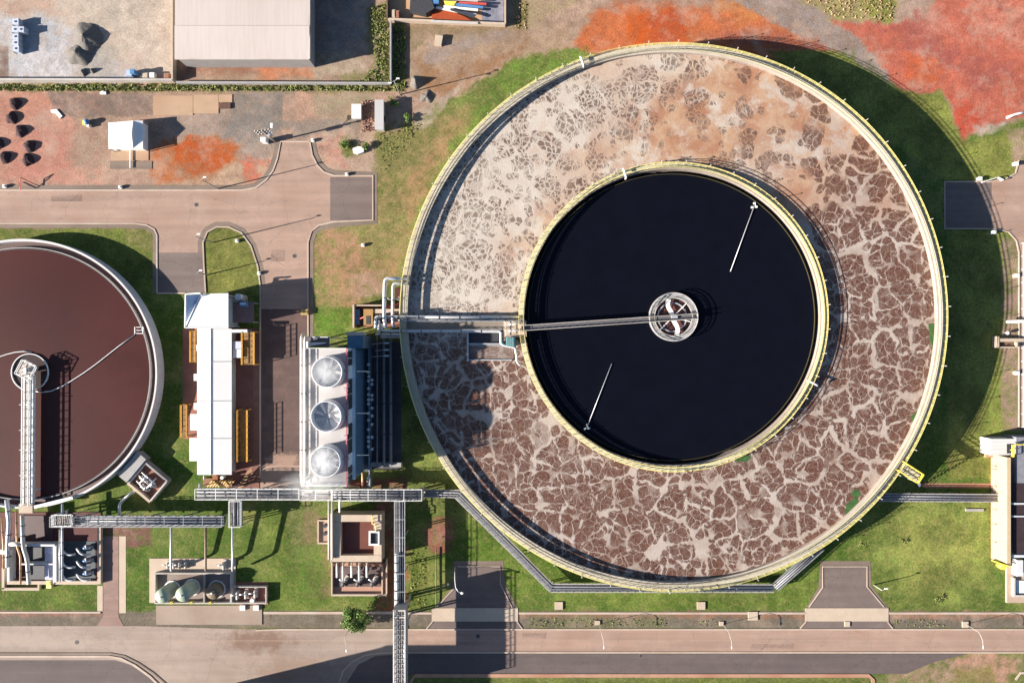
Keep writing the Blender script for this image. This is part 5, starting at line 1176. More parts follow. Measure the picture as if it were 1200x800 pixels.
# square tank
x_, y_ = U(417, 630); T = Thing('square_tank', 'square cream walled tank of brown liquid beside the vertical gallery', 'tank', x_, y_)
zs = 4.0
for (a,b,c,e) in ((389,603,447,611),(389,650.5,447,658),(389,611.3,399,650.2),(438,611.3,447,650.2)): T.part('wall', MB().pbox(a,b,c,e,0,zs), CREAM)
T.part('kerb', MB().pbox(387,601,388.4,659,0,zs-.5), PALE)
T.part('inlet_box', MB().pbox(432,622,444.5,624,zs,zs+.5).pbox(432,637,444.5,639,zs,zs+.5).pbox(432,624.2,434,636.8,zs,zs+.5).pbox(443,624.2,444.5,636.8,zs,zs+.5), WHITE); T.part('inlet_pool', MB().pbox(434.2,624.4,442.6,636.6,zs-.4,zs+.05), DARK)
T.part('ladder', MB().rail([U3(437,603,zs),U3(437,612,zs),U3(441,614,zs),U3(441,622,zs)], r=.07, sp=.8), PYEL)
struct('water', MB().pbox(398.5,611,438.5,650.5,0,2.4), mat('brown_tank_water', alb(132,76,60), .5,.1,.3), 'brown liquid in the square cream tank')
x_, y_ = U(417, 678); T = Thing('pump_bay', 'pinkish walled bay with pump row below the square tank', 'pump bay', x_, y_)
T.part('floor', MB().pbox(389,659,452,697,-.02,.12), mat('pink_floor', alb(222,172,146),.85,.12,1.0,.2,stain=alb(180,120,100),stain_amt=.5))
for r_ in ((388,696,453,698),(388,659,389.5,695.7),(447,659,448.4,695.7),(452,655,453.6,695.7)): T.part('wall', MB().pbox(*r_,0,.9), CREAM)
for i in range(7): T.part('post', MB().pbox(390+i*9,660,393+i*9,662.5,0,2.8), mat('brown_post', alb(120,80,62),.8,.1,1))
T.part('plinth', MB().pbox(392,664,446,687,.12,.3), mat('plinth_grey', alb(120,100,96),.8,.3,1.5))
for i, px in enumerate((395,402,412,421,430)): bridge_pipe('feed_pipe', [U3(px,659,2.6),U3(px,676 + (i%2)*4,2.2)], .26, ('first','second','third','fourth','fifth')[i]+' vertical cream pipe from the left between square tank and pumps', mat('cream_pipe', (.6,.54,.46)), 'cream pipes below the square tank', 20)
for i, px in enumerate((404,421,438)): pump(px, 681, .3, R(60), ('left','middle','right')[i]+' grey pump in the bay below the square tank', DARK, 'pumps below the square tank', 1.2)
x_, y_ = U(379, 623); T = Thing('dosing_pad', 'small cream walled pad with two valves left of the square tank', 'pad', x_, y_)
T.part('slab', MB().pbox(373,610,386,636,-.02,.1), mat('pad_floor', alb(206,172,150),.9,.1,1))
for r_ in ((372,609,387,610.5),(372,635.5,387,637.2),(372,610.8,373.4,635.2)): T.part('wall', MB().pbox(*r_,0,.5), CREAM)
for j, py in enumerate((616,625)): T.part('valve', MB().cyl(*U(381,py,.7),.45,.1,.8,10).box(*U(379,py-1,.9),*U(383.5,py+1,.9),.8,1.0), DARK)
for px,r_,lab in ((385.5,.25,'tall pale pipe along the left wall of the square tank'),(389.5,.2,'thin pale pipe at the left corner of the square tank')): bridge_pipe('wall_pipe', [U3(px,584,4.6),U3(px,655,4.4)], r_, lab, PALE, flanges=30)
bridge_pipe('wall_pipe', [U3(398,584,5.6),U3(398,600,5.4)], .2, 'short white pipe between gallery and square tank', WHITE, flanges=30)
x_, y_ = U(425, 565, 3); T = Thing('valve_skid', 'rusty red pipe skid with white drums just south of the cooling tower', 'machine', x_, y_)
T.part('frame', MB().pbox(402,566,432,572,0,3.0), mat('rust_red', (.25,.06,.04),.7,.3,1)); T.part('pipe', MB().tube([U3(425,550,4),U3(425,572,4)],.3).tube([U3(405,569,4),U3(420,570,4.2)],.25), PIPEO)
x_, y_ = U(436, 560); bridge_pipe('grey_riser', [U3(434,550,2.4),U3(434,573,4.4)], .35, 'grey pipe leading from the sleeper down to the gallery', M['grey_pipe'])
bridge_pipe('kerb_pipe', [U3(511,642,.4),U3(511,712,.4)], .12, 'thin green pipe lying on the shaded lawn right of the vertical gallery', LEAFD, flanges=60)
T = Thing('guard_post', 'white ball topped post beside the left ramp', 'post', *U(525,684.5)); x_, y_ = U(525,684.5,.8); T.part('post', MB().cyl(x_,y_,.12,0,.7,8), WHITE); T.part('cap', MB().blob(x_,y_,.8,.3,.3,.3), WHITE)
T = Thing('street_lamp', 'white curved lamp post bending over the left ramp', 'street lamp', *U(534,672)); T.part('pole', MB().tube([U3(533,664,0),U3(533,678,3),U3(534,688,4.6),U3(537,693,5),U3(541,694.5,5)], .1, 6), WHITE); T.part('lamp_head', MB().blob(*U3(541.5,694.5,5),.4,.3,.15), WHITE)

# ---------------------------------------------------------------- right edge
x_, y_ = U(1185, 590); T = Thing('machine_house', 'cream machine house with yellow rails and pipes at the lower right edge', 'building', x_, y_)
T.part('plinth', MB().pbox(1155,511,1180,535.5,-.02,.6), mat('terracotta_slab', alb(226,176,142),.9,.1,.6)); T.part('plinth', MB().pbox(1163,536,1184,655,-.02,.5), M['terracotta_slab'])
T.part('roof', MB().pbox(1161,514,1191,533,0,3.6), WROOF); T.part('hatch', MB().pbox(1180,520,1190,531,3.6,3.65), DARK)
T.part('wall', MB().pbox(1191,512,1290,652,0,4.2), mat('dark_grey_wall', (.18,.18,.2),.8,.2,1)); T.part('basin', MB().pbox(1187,566,1280,648,4.2,4.26), mat('dark_basin_roof', alb(70,50,52),.8,.3,.6))  # one dark grey over the whole wall
T.part('rib', MB().pbox(1184,589,1280,591,4.26,4.6).pbox(1184,604,1280,605.6,4.26,4.6).pbox(1184,650,1280,653,4.26,4.6), M['frame_white'])
T.part('column', MB().pbox(1180,536,1184.5,660,0,5.0), mat('yellow_cream', alb(244,214,170),.7,.1,1))
T.part('guard_rail', MB().rail([U3(1184,534,4.2),U3(1184,520,4.2),U3(1200,520,4.2)], r=.08), YEL); T.part('guard_rail', MB().rail([U3(1162,656,.8),U3(1180,662,1.5)], r=.1), YEL)
T.part('walkway', MB().pbox(1165,536,1180,656,0.5,1.0), mat('pale_walk', alb(240,222,200),.8,.1,.8))
lp = MB()
for py in (545,549,569,582,596,613,634): lp.tube([U3(1163,py,1.6),U3(1172,py+2.5,1.9),U3(1181,py+1.5,1.6)], .09, 6)
T.part('pipe', lp, DARK)
T.part('yellow_valve', MB().cyl(*U(1176,664,1.6),.7,0,1.6,12), YEL)
x_, y_ = U(1190, 685); T = Thing('valve_box', 'cream square box below the machine house at the right edge', 'chamber', x_, y_)
T.part('slab', MB().pbox(1180,658,1260,706,-.02,.5), mat('box_slab', alb(226,196,170),.9,.1,.7)); T.part('wall', MB().pbox(1188,677,1190,699,.5,1.3).pbox(1190,697,1250,699,.5,1.3), PALE); T.part('cabinet', MB().pbox(1192,656,1199,675,.5,2.2), M['frame_white']); T.part('cover', MB().pbox(1191,680,1240,695,.5,.8), WHITE)
x_, y_ = U(1185, 402, 1.5); T = Thing('concrete_chamber', 'small cream walled chamber at the right edge beside the tank shadow', 'chamber', x_, y_)
T.part('wall', MB().pbox(1168,394,1171,407.5,0,1.5).pbox(1171.2,396.5,1200,400.5,0,1.4).pbox(1171.2,406,1193,407.5,0,1.4).pbox(1191,400.8,1193,405.8,0,1.4), CREAM)
T.part('pit', MB().pbox(1171.2,400.8,1191,405.8,0,.8), mat('brown_pit', alb(150,110,84),.9,.4,2))
bridge_pipe('edge_pipe', [U3(1180,377,1.6),U3(1230,375,1.6)], .32, 'thick white pipe entering from the right edge above the small chamber', WHITE, flanges=30)
T = Thing('ball_post', 'white ball topped post beside the small right chamber', 'post', *U(1181,391)); x_, y_ = U(1181,390,1.0); T.part('post', MB().cyl(x_,y_,.12,0,.9,8), WHITE); T.part('cap', MB().blob(x_,y_,1.0,.42,.42,.4), WHITE)
T = Thing('edge_fence', 'thin white rail fence along the road at the right edge', 'fence', *U(1197,370)); T.part('rail', MB().rail([U3(1197,285,0),U3(1197,500,0)], r=.04, sp=3), WHITE)
for i, (px,py,lab) in enumerate(((1148.5,209.5,'white marker box at the upper corner of the shaded pad'),(1165,272,'white marker box at the lower corner of the shaded pad'),(1192,323,'white marker box on the right road verge'),(1191,192,'white marker box at the right road bend'),(1192,437,'white marker box low on the right road verge'))):
    x_, y_ = U(px,py,.8); single('marker_box', MB().box(x_-.4,y_-.35,x_+.4,y_+.35,0,.8).box(x_-.5,y_-.45,x_+.5,y_+.45,.8,.88), WHITE, lab, 'marker', x_, y_)
bridge_pipe('ground_pipe', [U3(1180,138,.3),U3(1190,134,.3),U3(1204,131,.3)], .3, 'white pipe lying on the red clay at the right edge', WHITE, flanges=40)
x_, y_ = U(1142,597.5,.3); single('grey_plate', MB().pbox(1132,596,1153,599,0,.3), CONC, 'thin pale plate lying in the grass under the right pipe tray', 'plate', x_, y_)
T = Thing('railing', 'white rail section at the upper corner of the shaded pad', 'railing', *U(1165,211)); T.part('rail', MB().rail([U3(1150,214,0),U3(1166,209,0),U3(1172,212,0)], r=.07), WHITE)

# ---------------------------------------------------------------- street lamps and poles
SLP = None
for i, (hx_, lab) in enumerate(((702,'left one of three curved street lamps on the road verge right of the bridge'),(853,'middle one of three curved street lamps on the road verge'),(1147,'rightmost curved street lamp on the road verge'),(410,'faint street lamp on the verge beside the round tree'))):
    bx, by = U(hx_-(15 if hx_ == 1147 else 6 if hx_ == 853 else 0), 731 if i < 3 else 735); 
    if SLP is None:
        t_ = Thing('street_lamp', lab, 'street lamp', 0, 0, 0, 'street lamps along the bottom road')
        t_.part('pole', MB().tube([(0,0,0),(0,0,4.4),(.1,-.7,5.0),(.35,-1.6,5.2),(.45,-2.8,5.2)], .06, 8), PALE); t_.part('lamp_head', MB().blob(.45,-3.1,5.2,.15,.4,.1), WHITE); SLP = t_.o; SLP.location = (bx, by, 0)
    else: copy_tree(SLP, (bx, by, 0), lab, 0 if i < 3 else 0)
def pole(px, py, h_, lab, arms=1, head=True, name='lamp_post', cat='lamp post'):
    x_, y_ = U(px, py); t_ = Thing(name, lab, cat, x_, y_); t_.part('pole', MB().tube([(x_,y_,0),(x_,y_,h_)], .15, 8, r2=.09), PALE)
    if head:
        for k in range(arms): a = k*2*math.pi/arms + .5; t_.part('arm', MB().beam((x_,y_,h_),(x_+.9*math.cos(a),y_+.9*math.sin(a),h_+.1),.08,.08)); t_.o.children[-1].data.materials.clear() if False else None
    return t_
def pole(px, py, h_, lab, arms=1, name='lamp_post', cat='lamp post'):
    x_, y_ = U(px, py); t_ = Thing(name, lab, cat, x_, y_); t_.part('pole', MB().tube([(x_,y_,0),(x_,y_,h_)], .15, 8, r2=.09), PALE)
    for k in range(arms):
        a = k*2*math.pi/arms + .5; ex_, ey_ = x_+1.0*math.cos(a), y_+1.0*math.sin(a)
        t_.part('arm', MB().beam((x_,y_,h_-.1),(ex_,ey_,h_+.1),.08,.08), PALE); t_.part('lamp_head', MB().box(ex_-.35,ey_-.15,ex_+.35,ey_+.15,h_+.05,h_+.22), WHITE)
    return t_
pole(250,284,9.3,'slim lamp post on the oval grass island',1); pole(256,221,9.0,'slim lamp post on the verge north of the left road',1); pole(469,111,8.4,'slim lamp post at the corner of the hedge',2)
pole(1024,685,3.6,'slim lamp post beside the right ramp',1); pole(470,110.5,.5,'short concrete pole foot by the hedge corner',0) if False else None
pole(243,322,5.2,'short lamp post on the lower left of the grass island',1)
# utility pole with transformer
x_, y_ = U(322,166); T = Thing('utility_pole', 'utility pole with crossarms and transformer north of the road head', 'utility pole', x_, y_)
T.part('pole', MB().tube([(x_,y_,0),(x_,y_,8.6)], .22, 8, r2=.14), PALE)
for k, z in enumerate((8.3, 7.2, 6.0)):
    T.part('crossarm', MB().beam((x_-1.6,y_-.2,z),(x_+1.6,y_+.2,z),.16,.16), DARK); ii = MB()
    for u in (-1.5,-.8,.8,1.5): ii.cyl(x_+u, y_+u*.12, .11, z, z+.4, 6)
    T.part('insulators', ii, WHITE)
T.part('transformer', MB().cyl(x_+.6, y_, .45, 4.6, 5.9, 12), GALV); T.part('lamp_head', MB().box(x_+1.2,y_+1.2,x_+1.7,y_+2.3,6.2,6.4), WHITE); T.part('arm', MB().beam((x_,y_,6.2),(x_+1.4,y_+1.4,6.3),.1,.1), DARK)
T.part('switch_box', MB().box(x_-2.6,y_-.6,x_-1.4,y_+.4,0,2.2), WHITE)
for (px,py,lab) in ((4,218,'white marker post at the left end of the road verge'),(140,219,'white marker post on the verge below the canopy'),(366,164,'white marker post at the head of the road stub'),(406,204,'white marker post on the kerb above the asphalt patch'),(277,282,'white marker post on the upper island edge'),(303,320,'white marker post on the right island kerb'),(425,287,'white stone lying in the dry grass'),(305,514-200,None)):
    if lab is None: continue
    x_, y_ = U(px,py,.7); single('marker_post', MB().box(x_-.35,y_-.35,x_+.35,y_+.35,0,.6).cyl(x_,y_,.2,.6,.8,8), WHITE, lab, 'marker', x_, y_)
x_, y_ = U(357,367,.8); single('crate', MB().pbox(352.5,362,361,369,0,.8).pbox(353.5,363,360,368,.8,.86), mat('straw_box', alb(222,190,120),.8,.1,1), 'straw coloured box on the road kerb near the cooling tower', 'crate', x_, y_)

# ---------------------------------------------------------------- top left yard
HW = 5.4
x_, y_ = U(285, 20); T = Thing('warehouse', 'large warehouse with pale cream sheet roof at the top', 'building', x_, y_)
T.part('roof', roofrect(205,-90,362,30,HW,HW), ROOFW)
p = [U3(204.5,30.3,HW+.1),U3(362.5,30.3,HW+.1),U3(362.5,69,HW-.3),U3(204.5,69,HW-.3)]
T.part('roof', MB().add(p+[(q[0],q[1],q[2]-.12) for q in p], [(0,3,2,1),(7,6,5,4)][::1]+[(0,1,5,4)[::-1],(1,2,6,5)[::-1],(2,3,7,6)[::-1],(3,0,4,7)[::-1]]), ROOFW)
T.part('wall', MB().box(U(207,0,HW)[0], U(0,68,HW)[1], U(361,0,HW)[0], U(0,-89,HW)[1], 0, HW-.45), mat('warehouse_wall', (.25,.23,.22),.8,.1,.5))
T.part('gutter', MB().beam(U3(362.8,69,HW-.2),U3(362.8,-90,HW+.1),.25,.2), PALE); T.part('gutter', MB().beam(U3(205,69.4,HW-.4),U3(362,69.4,HW-.4),.2,.2), PALE)
kerb_line([(205.5,-200),(206,96)], .5, 1.5, 'wall_base', CREAM) if False else None
def wall(pts, z, wd, lab, m_=CREAM):
    x_, y_ = U(*pts[0]); mb = MB()
    for a, b in zip(pts[:-1], pts[1:]): mb.beam((*U(*a),z/2),(*U(*b),z/2),wd,z)
    return single('boundary_wall', mb, m_, lab, 'wall', x_, y_)
wall([(206,96),(206,-60)], 1.8, .35, 'cream boundary wall left of the warehouse'); wall([(-60,95.5),(205,96)], 1.5, .4, 'low pale boundary wall along the bottom of the grey yard', PALE)
wall([(209,98.5),(458,99.5)], 1.2, .4, 'grey boundary wall above the long weed strip', CONC); wall([(459,97),(459,28)], 1.6, .35, 'grey boundary wall running up through the hedge', CONC)
wall([(455,25),(455,-60)], 1.6, .35, 'dark boundary wall left of the coloured scrap yard', mat('dark_wall', alb(130,100,80),.9,.1,1)); wall([(456,25.5),(592,31)], 1.4, .45, 'cream wall along the bottom of the coloured scrap yard'); wall([(592,31),(592,-60)], 1.4, .4, 'cream wall right of the coloured scrap yard')
for i, (px,py,w_,z,lab) in enumerate([(18,25.5,4,1.6,'topmost grey cube container in the left yard'),(17.5,34.5,4,1.7,'left cube container of the second row'),(24.5,34.5,3.6,1.7,'right cube container of the second row, sticking out'),(18,43,3.8,1.5,'third cube container down in the left yard'),(18,50,3.8,1.5,'fourth cube container down in the left yard'),(18.5,57,3.9,1.4,'lowest cube container in the left yard')]):
    x_, y_ = U(px,py,z); w2 = w_*S; T = Thing('cube_container', lab, 'container', x_, y_, 0, 'cube containers in the yard'); T.part('tank', MB().box(x_-w2+.08,y_-w2+.08,x_+w2-.08,y_+w2-.08,.15,z), mat('container_grey',(.42,.45,.52),.5,.1,2)); T.part('pallet', MB().box(x_-w2,y_-w2,x_+w2,y_+w2,0,.15), GALV); T.part('lid', MB().cyl(x_,y_,.22,z,z+.1,10), DARK)
    cg = MB()
    for sx in (-1,1):
        for sy in (-1,1): cg.box(x_+sx*(w2-.04)-.04,y_+sy*(w2-.04)-.04,x_+sx*(w2-.04)+.04,y_+sy*(w2-.04)+.04,.15,z+.05)
    T.part('cage', cg, GALV)
def heap(px, py, rx, ry, hh, m_, lab, group=None, n=26, jit=.1, name='soil_heap', dome=False):
    cx, cy = U(px, py); mb = MB(); rings = 9; ph = random.random()*6
    for i in range(rings+1):
        t_ = i/rings
        for k in range(n):
            a = 2*math.pi*k/n; wob = 1+jit*math.sin(3*a+ph)+jit*.8*math.sin(5*a+ph*2)+random.uniform(-jit,jit)*.4
            mb.v.append((cx+rx*S*t_*wob*math.cos(a), cy+ry*S*t_*wob*math.sin(a), hh*max(0,((1-t_**1.15) if not dome else (1-t_**2.6)))*(1+random.uniform(-.08,.08)) - (.1 if i == rings else 0)))
    for i in range(rings):
        for k in range(n): mb.f.append((i*n+k,(i+1)*n+k,(i+1)*n+(k+1)%n,i*n+(k+1)%n)); mb.sm.append(True)
    return single(name, mb, m_, lab, 'heap', cx, cy, 0, group)
for px, py, lab in ((17,121,'topmost dark red soil heap of the column at the left'),(13,138,'second soil heap from the top of the left column'),(24,153,'third soil heap from the top of the left column'),(34,171,'fourth soil heap down, right of the others'),(32,187,'lowest soil heap of the right hand column'),(-3,168,'soil heap cut by the left frame edge'),(5,184,'soil heap just right of the frame edge, lowest on the left')):
    heap(px+1, py+.5, 7.2, 7.6, 1.0, SOILR, lab, 'dark soil heaps', dome=True)
heap(103,46,17,21,2.0,GRAV,'large grey gravel heap in the pale yard'); heap(93,64,15,14,1.6,GRAV,'lower grey gravel heap joined to the large one'); heap(98,85,5,5,1.0,GRAV,'small gravel heap below the large heaps'); heap(109,83,3.5,3.5,.9,GRAV,'tiny gravel heap right of the small one')
heap(488,97,8,8,1.8,GRAV,'grey heap beside the end of the hedge'); heap(500,114,8,7,.8,GRAV,'low pile of brush wood beside the grey heap', jit=.2)
x_, y_ = U(151,86,1.2); T = Thing('barrow', 'blue and white loader bucket with dark shade in the yard', 'machine', x_, y_); T.part('body', MB().pbox(148,82,154,89,.2,1.4), mat('pale_blue',(.35,.42,.55),.5,.1,1)); T.part('cab', MB().pbox(152,81,157,86,.2,2.2), BLUEM)
for i,(a,b,c,e,lab) in enumerate(((167,85,173,91,'left cream crate by the yard wall'),(175,85,181,91,'middle cream crate by the yard wall'),(192,86,198,92,'brown crate by the yard wall corner'))):
    x_, y_ = U((a+c)/2,(b+e)/2,1); T = Thing('crate', lab, 'crate', x_, y_, 0, 'crates by the yard wall'); T.part('box', MB().pbox(a,b,c,e,0,1.1), (PALE,WHITE,SLAB)[i]); T.part('lid', MB().pbox(a+.5,b+.5,c-.5,e-.5,1.1,1.2), (CREAM,WHITE,TERR)[i])
x_, y_ = U(149,151,.8); 
# white canopy
cz = 2.6; x_, y_ = U(147,158,cz); T = Thing('canopy_tent', 'white pyramid canopy tent casting a square shadow', 'tent', x_, y_)
c4 = [U3(127,144,cz),U3(167,141,cz),U3(167.5,174,cz),U3(127.5,174.5,cz)]; ap = U3(154,157,cz+1.5); fr = U3(156,141.5,cz+.4); fl = U3(156,174,cz+.2)
T.part('roof', MB().add([c4[0],c4[3],ap,fl,fr,c4[1],c4[2]], [(0,1,2),(1,3,2),(3,4,2)[::1],(4,0,2),(3,6,5,4)]), mat('tent_white',(.78,.75,.70),.6,.04,.6))
for q in c4: T.part('leg', MB().box(q[0]-.08,q[1]-.08,q[0]+.08,q[1]+.08,0,cz-.05), GALV)
T.part('side_wall', MB().box(U(128,0,cz)[0],U(0,173,cz)[1],U(166.5,0,cz)[0],U(0,173,cz)[1]+.06,0,cz-.1), WHITE); T.part('side_wall', MB().box(U(166.5,0,cz)[0]-.06,U(0,172.6,cz)[1],U(166.5,0,cz)[0],U(0,143,cz)[1],0,cz-.1), WHITE)
x_, y_ = U(157,194,.5); single('pipe_stub', MB().beam(U3(152.5,175,.4),U3(152.5,197,.4),.2,.2), WHITE, 'thin white rail between paving slabs under the canopy', 'rail', x_, y_)
# small hut
x_, y_ = U(444,134,2.2); T = Thing('site_hut', 'small site hut with a narrow grey roof left of the hedge end', 'hut', x_, y_); T.part('roof', MB().pbox(439,117,449.5,152,2.3,2.45), mat('hut_grey',(.40,.38,.37),.7,.05,.5)); T.part('wall', MB().pbox(440,118,449,151,0,2.3), PALE); T.part('door', MB().box(U(449,0,2.3)[0],U(0,140,2.3)[1],U(449,0,2.3)[0]+.05,U(0,134,2.3)[1],0,1.9), DARK)
x_, y_ = U(417,130,1.5); T = Thing('white_cabin', 'small bright white cabin roof near the brick pile', 'cabin', x_, y_); T.part('roof', MB().pbox(412,122,423,139,1.9,2.0), WHITE); T.part('wall', MB().pbox(412.6,122.6,422.4,138.4,0,1.9), PALE)
bp_ = MB()
for i in range(150):
    bx, by = U(random.uniform(424,438), random.uniform(120,155)); a = random.random()*3; bp_.beam((bx,by,random.uniform(.05,.5)),(bx+.35*math.cos(a),by+.35*math.sin(a),random.uniform(.05,.5)),.2,.15)
tag(single('brick_pile', bp_, BRICK, 'scattered pinkish brick pile between cabin and hut', 'bricks', *U(431,137)), None)
x_, y_ = U(420,176,.6); T = Thing('stone_trough', 'white stone trough among green bushes', 'trough', x_, y_); T.part('body', MB().prism([U(*q,.7) for q in ((413,174),(420,171.5),(426,172.5),(426,178),(419,180.5),(414,179))],0,.7), WHITE)
x_, y_ = U(513,46,.8); T = Thing('stone_block', 'cream rectangular block with grooves on the dirt below the scrap yard', 'block', x_, y_); T.part('body', MB().prism([U(*q,.9) for q in ((510,41),(519,42),(517,53),(509,52))],0,.9), CREAM)
# scrap yard pieces
def scrap(pts, z, m_, lab): x_, y_ = U(*pts[0],z); return single('scrap_sheet', MB().prism([U(*q,z) for q in pts],0.05,z), m_, lab, 'scrap', x_, y_)
T_ = mat('sand_floor', alb(232,184,140),.9,.1,.5)
struct('pavement', MB().sheet(gpts([(456,-40),(590,-40),(590,30),(456,24)]), .02), T_)
roadsheet('pavement', [(562,-40),(590,-40),(590,30),(565,27)], .026, mat('ash_grey', alb(160,160,175),.9,.35,.6,stain=alb(90,90,100),stain_amt=.8))
scrap([(481,-4),(504,-6),(509,10),(499,16),(480,12)], 2.0, DARK, 'black tarpaulin covered stack in the scrap yard'); scrap([(502,-6),(514,-6),(514,4),(504,5)], 1.9, BLUEM, 'bright blue panel at the top of the scrap yard')
scrap([(506,13),(527,12.5),(545,20),(552,24),(506,23.5)], .8, mat('orange_panel', alb(205,90,40),.7,.15,1), 'flat orange red panel in the scrap yard'); scrap([(520,1),(535,2),(532,6),(522,6)], 1.6, YEL, 'yellow piece on top of the scrap heap')
for i, (a, b, c, e, m_, lab) in enumerate([(511,9,558,18,WHITE,'longest white pole in the scrap yard'),(520,8,560,12,WHITE,'white pole crossing the scrap heap'),(525,3,570,5,REDP,'long red pole at the top of the scrap heap'),(530,5,566,9,BLUEM,'blue pole in the scrap heap'),(528,11,556,20,DARK,'dark beam in the scrap heap'),(505,25,560,27.5,PALE,'pale beam lying along the scrap yard wall'),(515,-2,560,1,PALE,'pale beam at the upper frame edge of the scrap yard')]):
    single('scrap_pole', MB().beam(U3(a,b,1.0+.12*i),U3(c,e,1.0+.1*i),.5,.25), m_, lab, 'scrap', *U(a,b), 0)
for i,(px,py,lab) in enumerate(((461,16,'cream upright stone beside the scrap yard left wall'),(466,17,'brown upright stone beside the cream one'))): x_, y_ = U(px,py,1.2); single('stone', MB().box(x_-.4,y_-1.0,x_+.4,y_+.9,0,1.2).box(x_-.3,y_-.8,x_+.3,y_+.7,1.2,1.3), (CREAM,TERR)[i], lab, 'stone', x_, y_)
# white debris in the dirt
for pts, lab in (([(59,129),(66,128),(73,136),(70,139),(65,133),(60,132)], 'bent white sheet lying on the pink dirt'),):
    x_, y_ = U(*pts[0],.2); single('debris_sheet', MB().prism([U(*q,.25) for q in pts],0,.25), WHITE, lab, 'debris', x_, y_)
x_, y_ = U(101,143,.9); T = Thing('mixer', 'small concrete mixer with blue and yellow parts on the dirt', 'mixer', x_, y_); T.part('drum', MB().blob(x_+.1,y_,.9,.7,.7,.6), BLUEM); T.part('frame', MB().box(x_-1.0,y_-.6,x_-.4,y_+.5,.1,.8), YEL); T.part('hopper', MB().box(x_,y_-1.1,x_+.6,y_-.5,.2,.9), WHITE)
x_, y_ = U(120,109,.4); single('debris_sheet', MB().pbox(117,107.5,124,110.5,0,.3).pbox(119,106.5,121,107.4,0,.5), WHITE, 'small white debris piece on the edge of the grey gravel', 'debris', x_, y_)
bridge_pipe('water_pipe', [U3(22,214,.3),U3(24,223,1.2),U3(24,208,2.4),U3(32,212,1.2),U3(46,218,.3)], .1, 'thin red steel tripod frame on the verge at the left', REDP, flanges=40)
x_, y_ = U(262,124,.4); single('pit_cover', MB().pbox(256,120.5,270,127,0,.35), mat('pit_brown', alb(120,86,74),.9,.3,2), 'dark brown pit cover beside the slab end', 'cover', x_, y_)
# off-frame process building whose shadow falls on the road
T = Thing('boiler_house', 'tall grey process building just beyond the bottom edge, shading the road', 'building', *U(285,850))
T.part('wall', MB().box(U(225,0)[0],U(0,812)[1],U(348,0)[0],U(0,910)[1],0,17.7), CONC); T.part('roof', MB().box(U(224,0)[0],U(0,811.5)[1],U(349,0)[0],U(0,911)[1],17.7,17.9), PALE)

bx0, bx1, by0 = U(225,0)[0], U(348,0)[0], U(0,812)[1]
for lev in (3, 8, 13):
    for k in range(5):
        xx = bx0 + (bx1-bx0)*(k+.5)/5; f_ = T.part('window', MB().box(xx-1.3, by0, xx+1.3, by0+.08, lev, lev+2.2), DARK); T.part('frame', MB().box(xx-1.5, by0, xx+1.5, by0+.14, lev-.25, lev-.02), PALE, f_)
T.part('roof_vent', MB().box(bx0+4, by0-9, bx0+8, by0-5, 17.9, 19.2), GALV); T.part('parapet', MB().box(bx0-.2, by0-.2, bx1+.2, by0+.1, 17.9, 18.3), PALE)

# ---------------------------------------------------------------- vegetation
def leaf_mesh(centres, size, mb):
    for cx, cy, cz in centres:
        d1 = Vector((random.gauss(0,1),random.gauss(0,1),random.gauss(0,.6))).normalized(); d2 = d1.orthogonal(); d2.rotate(__import__('mathutils').Quaternion(d1, random.random()*6.28))
        s1 = size*random.uniform(.6,1.3); s2 = s1*.55; c = Vector((cx,cy,cz)); mb.add([c-d1*s1, c+d2*s2, c+d1*s1, c-d2*s2], [(0,1,2,3)])
    return mb
def tree(px, py, rad, hh, lab, n=2200, m_=LEAF, name='tree', z=0):
    x_, y_ = U(px, py); T = Thing(name, lab, 'tree' if name == 'tree' else 'bush', x_, y_)
    tr = MB().tube([(x_,y_,0),(x_+.05,y_,hh*.45)], .16*rad/3, 8, r2=.1*rad/3); cl = []
    for k in range(13):
        a = random.random()*6.28; r_ = rad*random.uniform(.25,.8); zz = hh*random.uniform(.5,.85); p = (x_+r_*math.cos(a), y_+r_*math.sin(a), zz); cl.append(p); tr.tube([(x_,y_,hh*.4), ((x_+p[0])/2,(y_+p[1])/2,hh*.55), p], .06, 5, r2=.02)
    T.part('trunk', tr, BARK); cs = []
    for i in range(n):
        c = random.choice(cl); s_ = rad*.34; v = Vector((random.gauss(0,1),random.gauss(0,1),random.gauss(0,.8))).normalized()*s_*random.uniform(.4,1.15); cs.append((c[0]+v.x, c[1]+v.y, max(.3,c[2]+v.z)))
    T.part('crown', leaf_mesh(cs, .17*max(.7,rad/3), MB()), m_)
tree(419,719,3.3,4.2,'round bright green tree by the road beside the pump bay', 4200)
for px,py,r_,lab in ((405,172,1.6,'small bush left of the white stone trough'),(430,172,1.0,'small bush right of the white stone trough'),(463,120,1.6,'bush at the foot of the hedge by the hut'),(477,140,1.2,'bush on the bank right of the hut')):
    tree(px,py,r_,1.2,lab,600,LEAF,'bush')
def weeds(polys, count, size, hmax, m_, lab, name='weeds'):
    cs = []
    for poly in polys:
        P = np.array(poly, float); lo, hi = P.min(0), P.max(0); ar = (hi-lo).prod(); k = int(count*ar)
        xs = rng.uniform(lo[0],hi[0],k); ys = rng.uniform(lo[1],hi[1],k); ok = (sdist(xs,ys,poly) > 0) & (fbm(xs/5,ys/5,200,3) > .42)
        for a, b in zip(xs[ok], ys[ok]):
            X_, Y_ = U(a, b); cs.append((X_, Y_, random.uniform(.05, hmax)))
    o = meshobj(name, leaf_mesh(cs, size, MB()), m_); tag(o, lab, None, None, 'stuff')
weeds([rect(-20,99,458,107), rect(461,28,475,108), [(434,10),(454,4),(456,96),(420,96),(440,78)]], 1.0, .22, .35, LEAFD, 'olive weeds along the boundary walls')
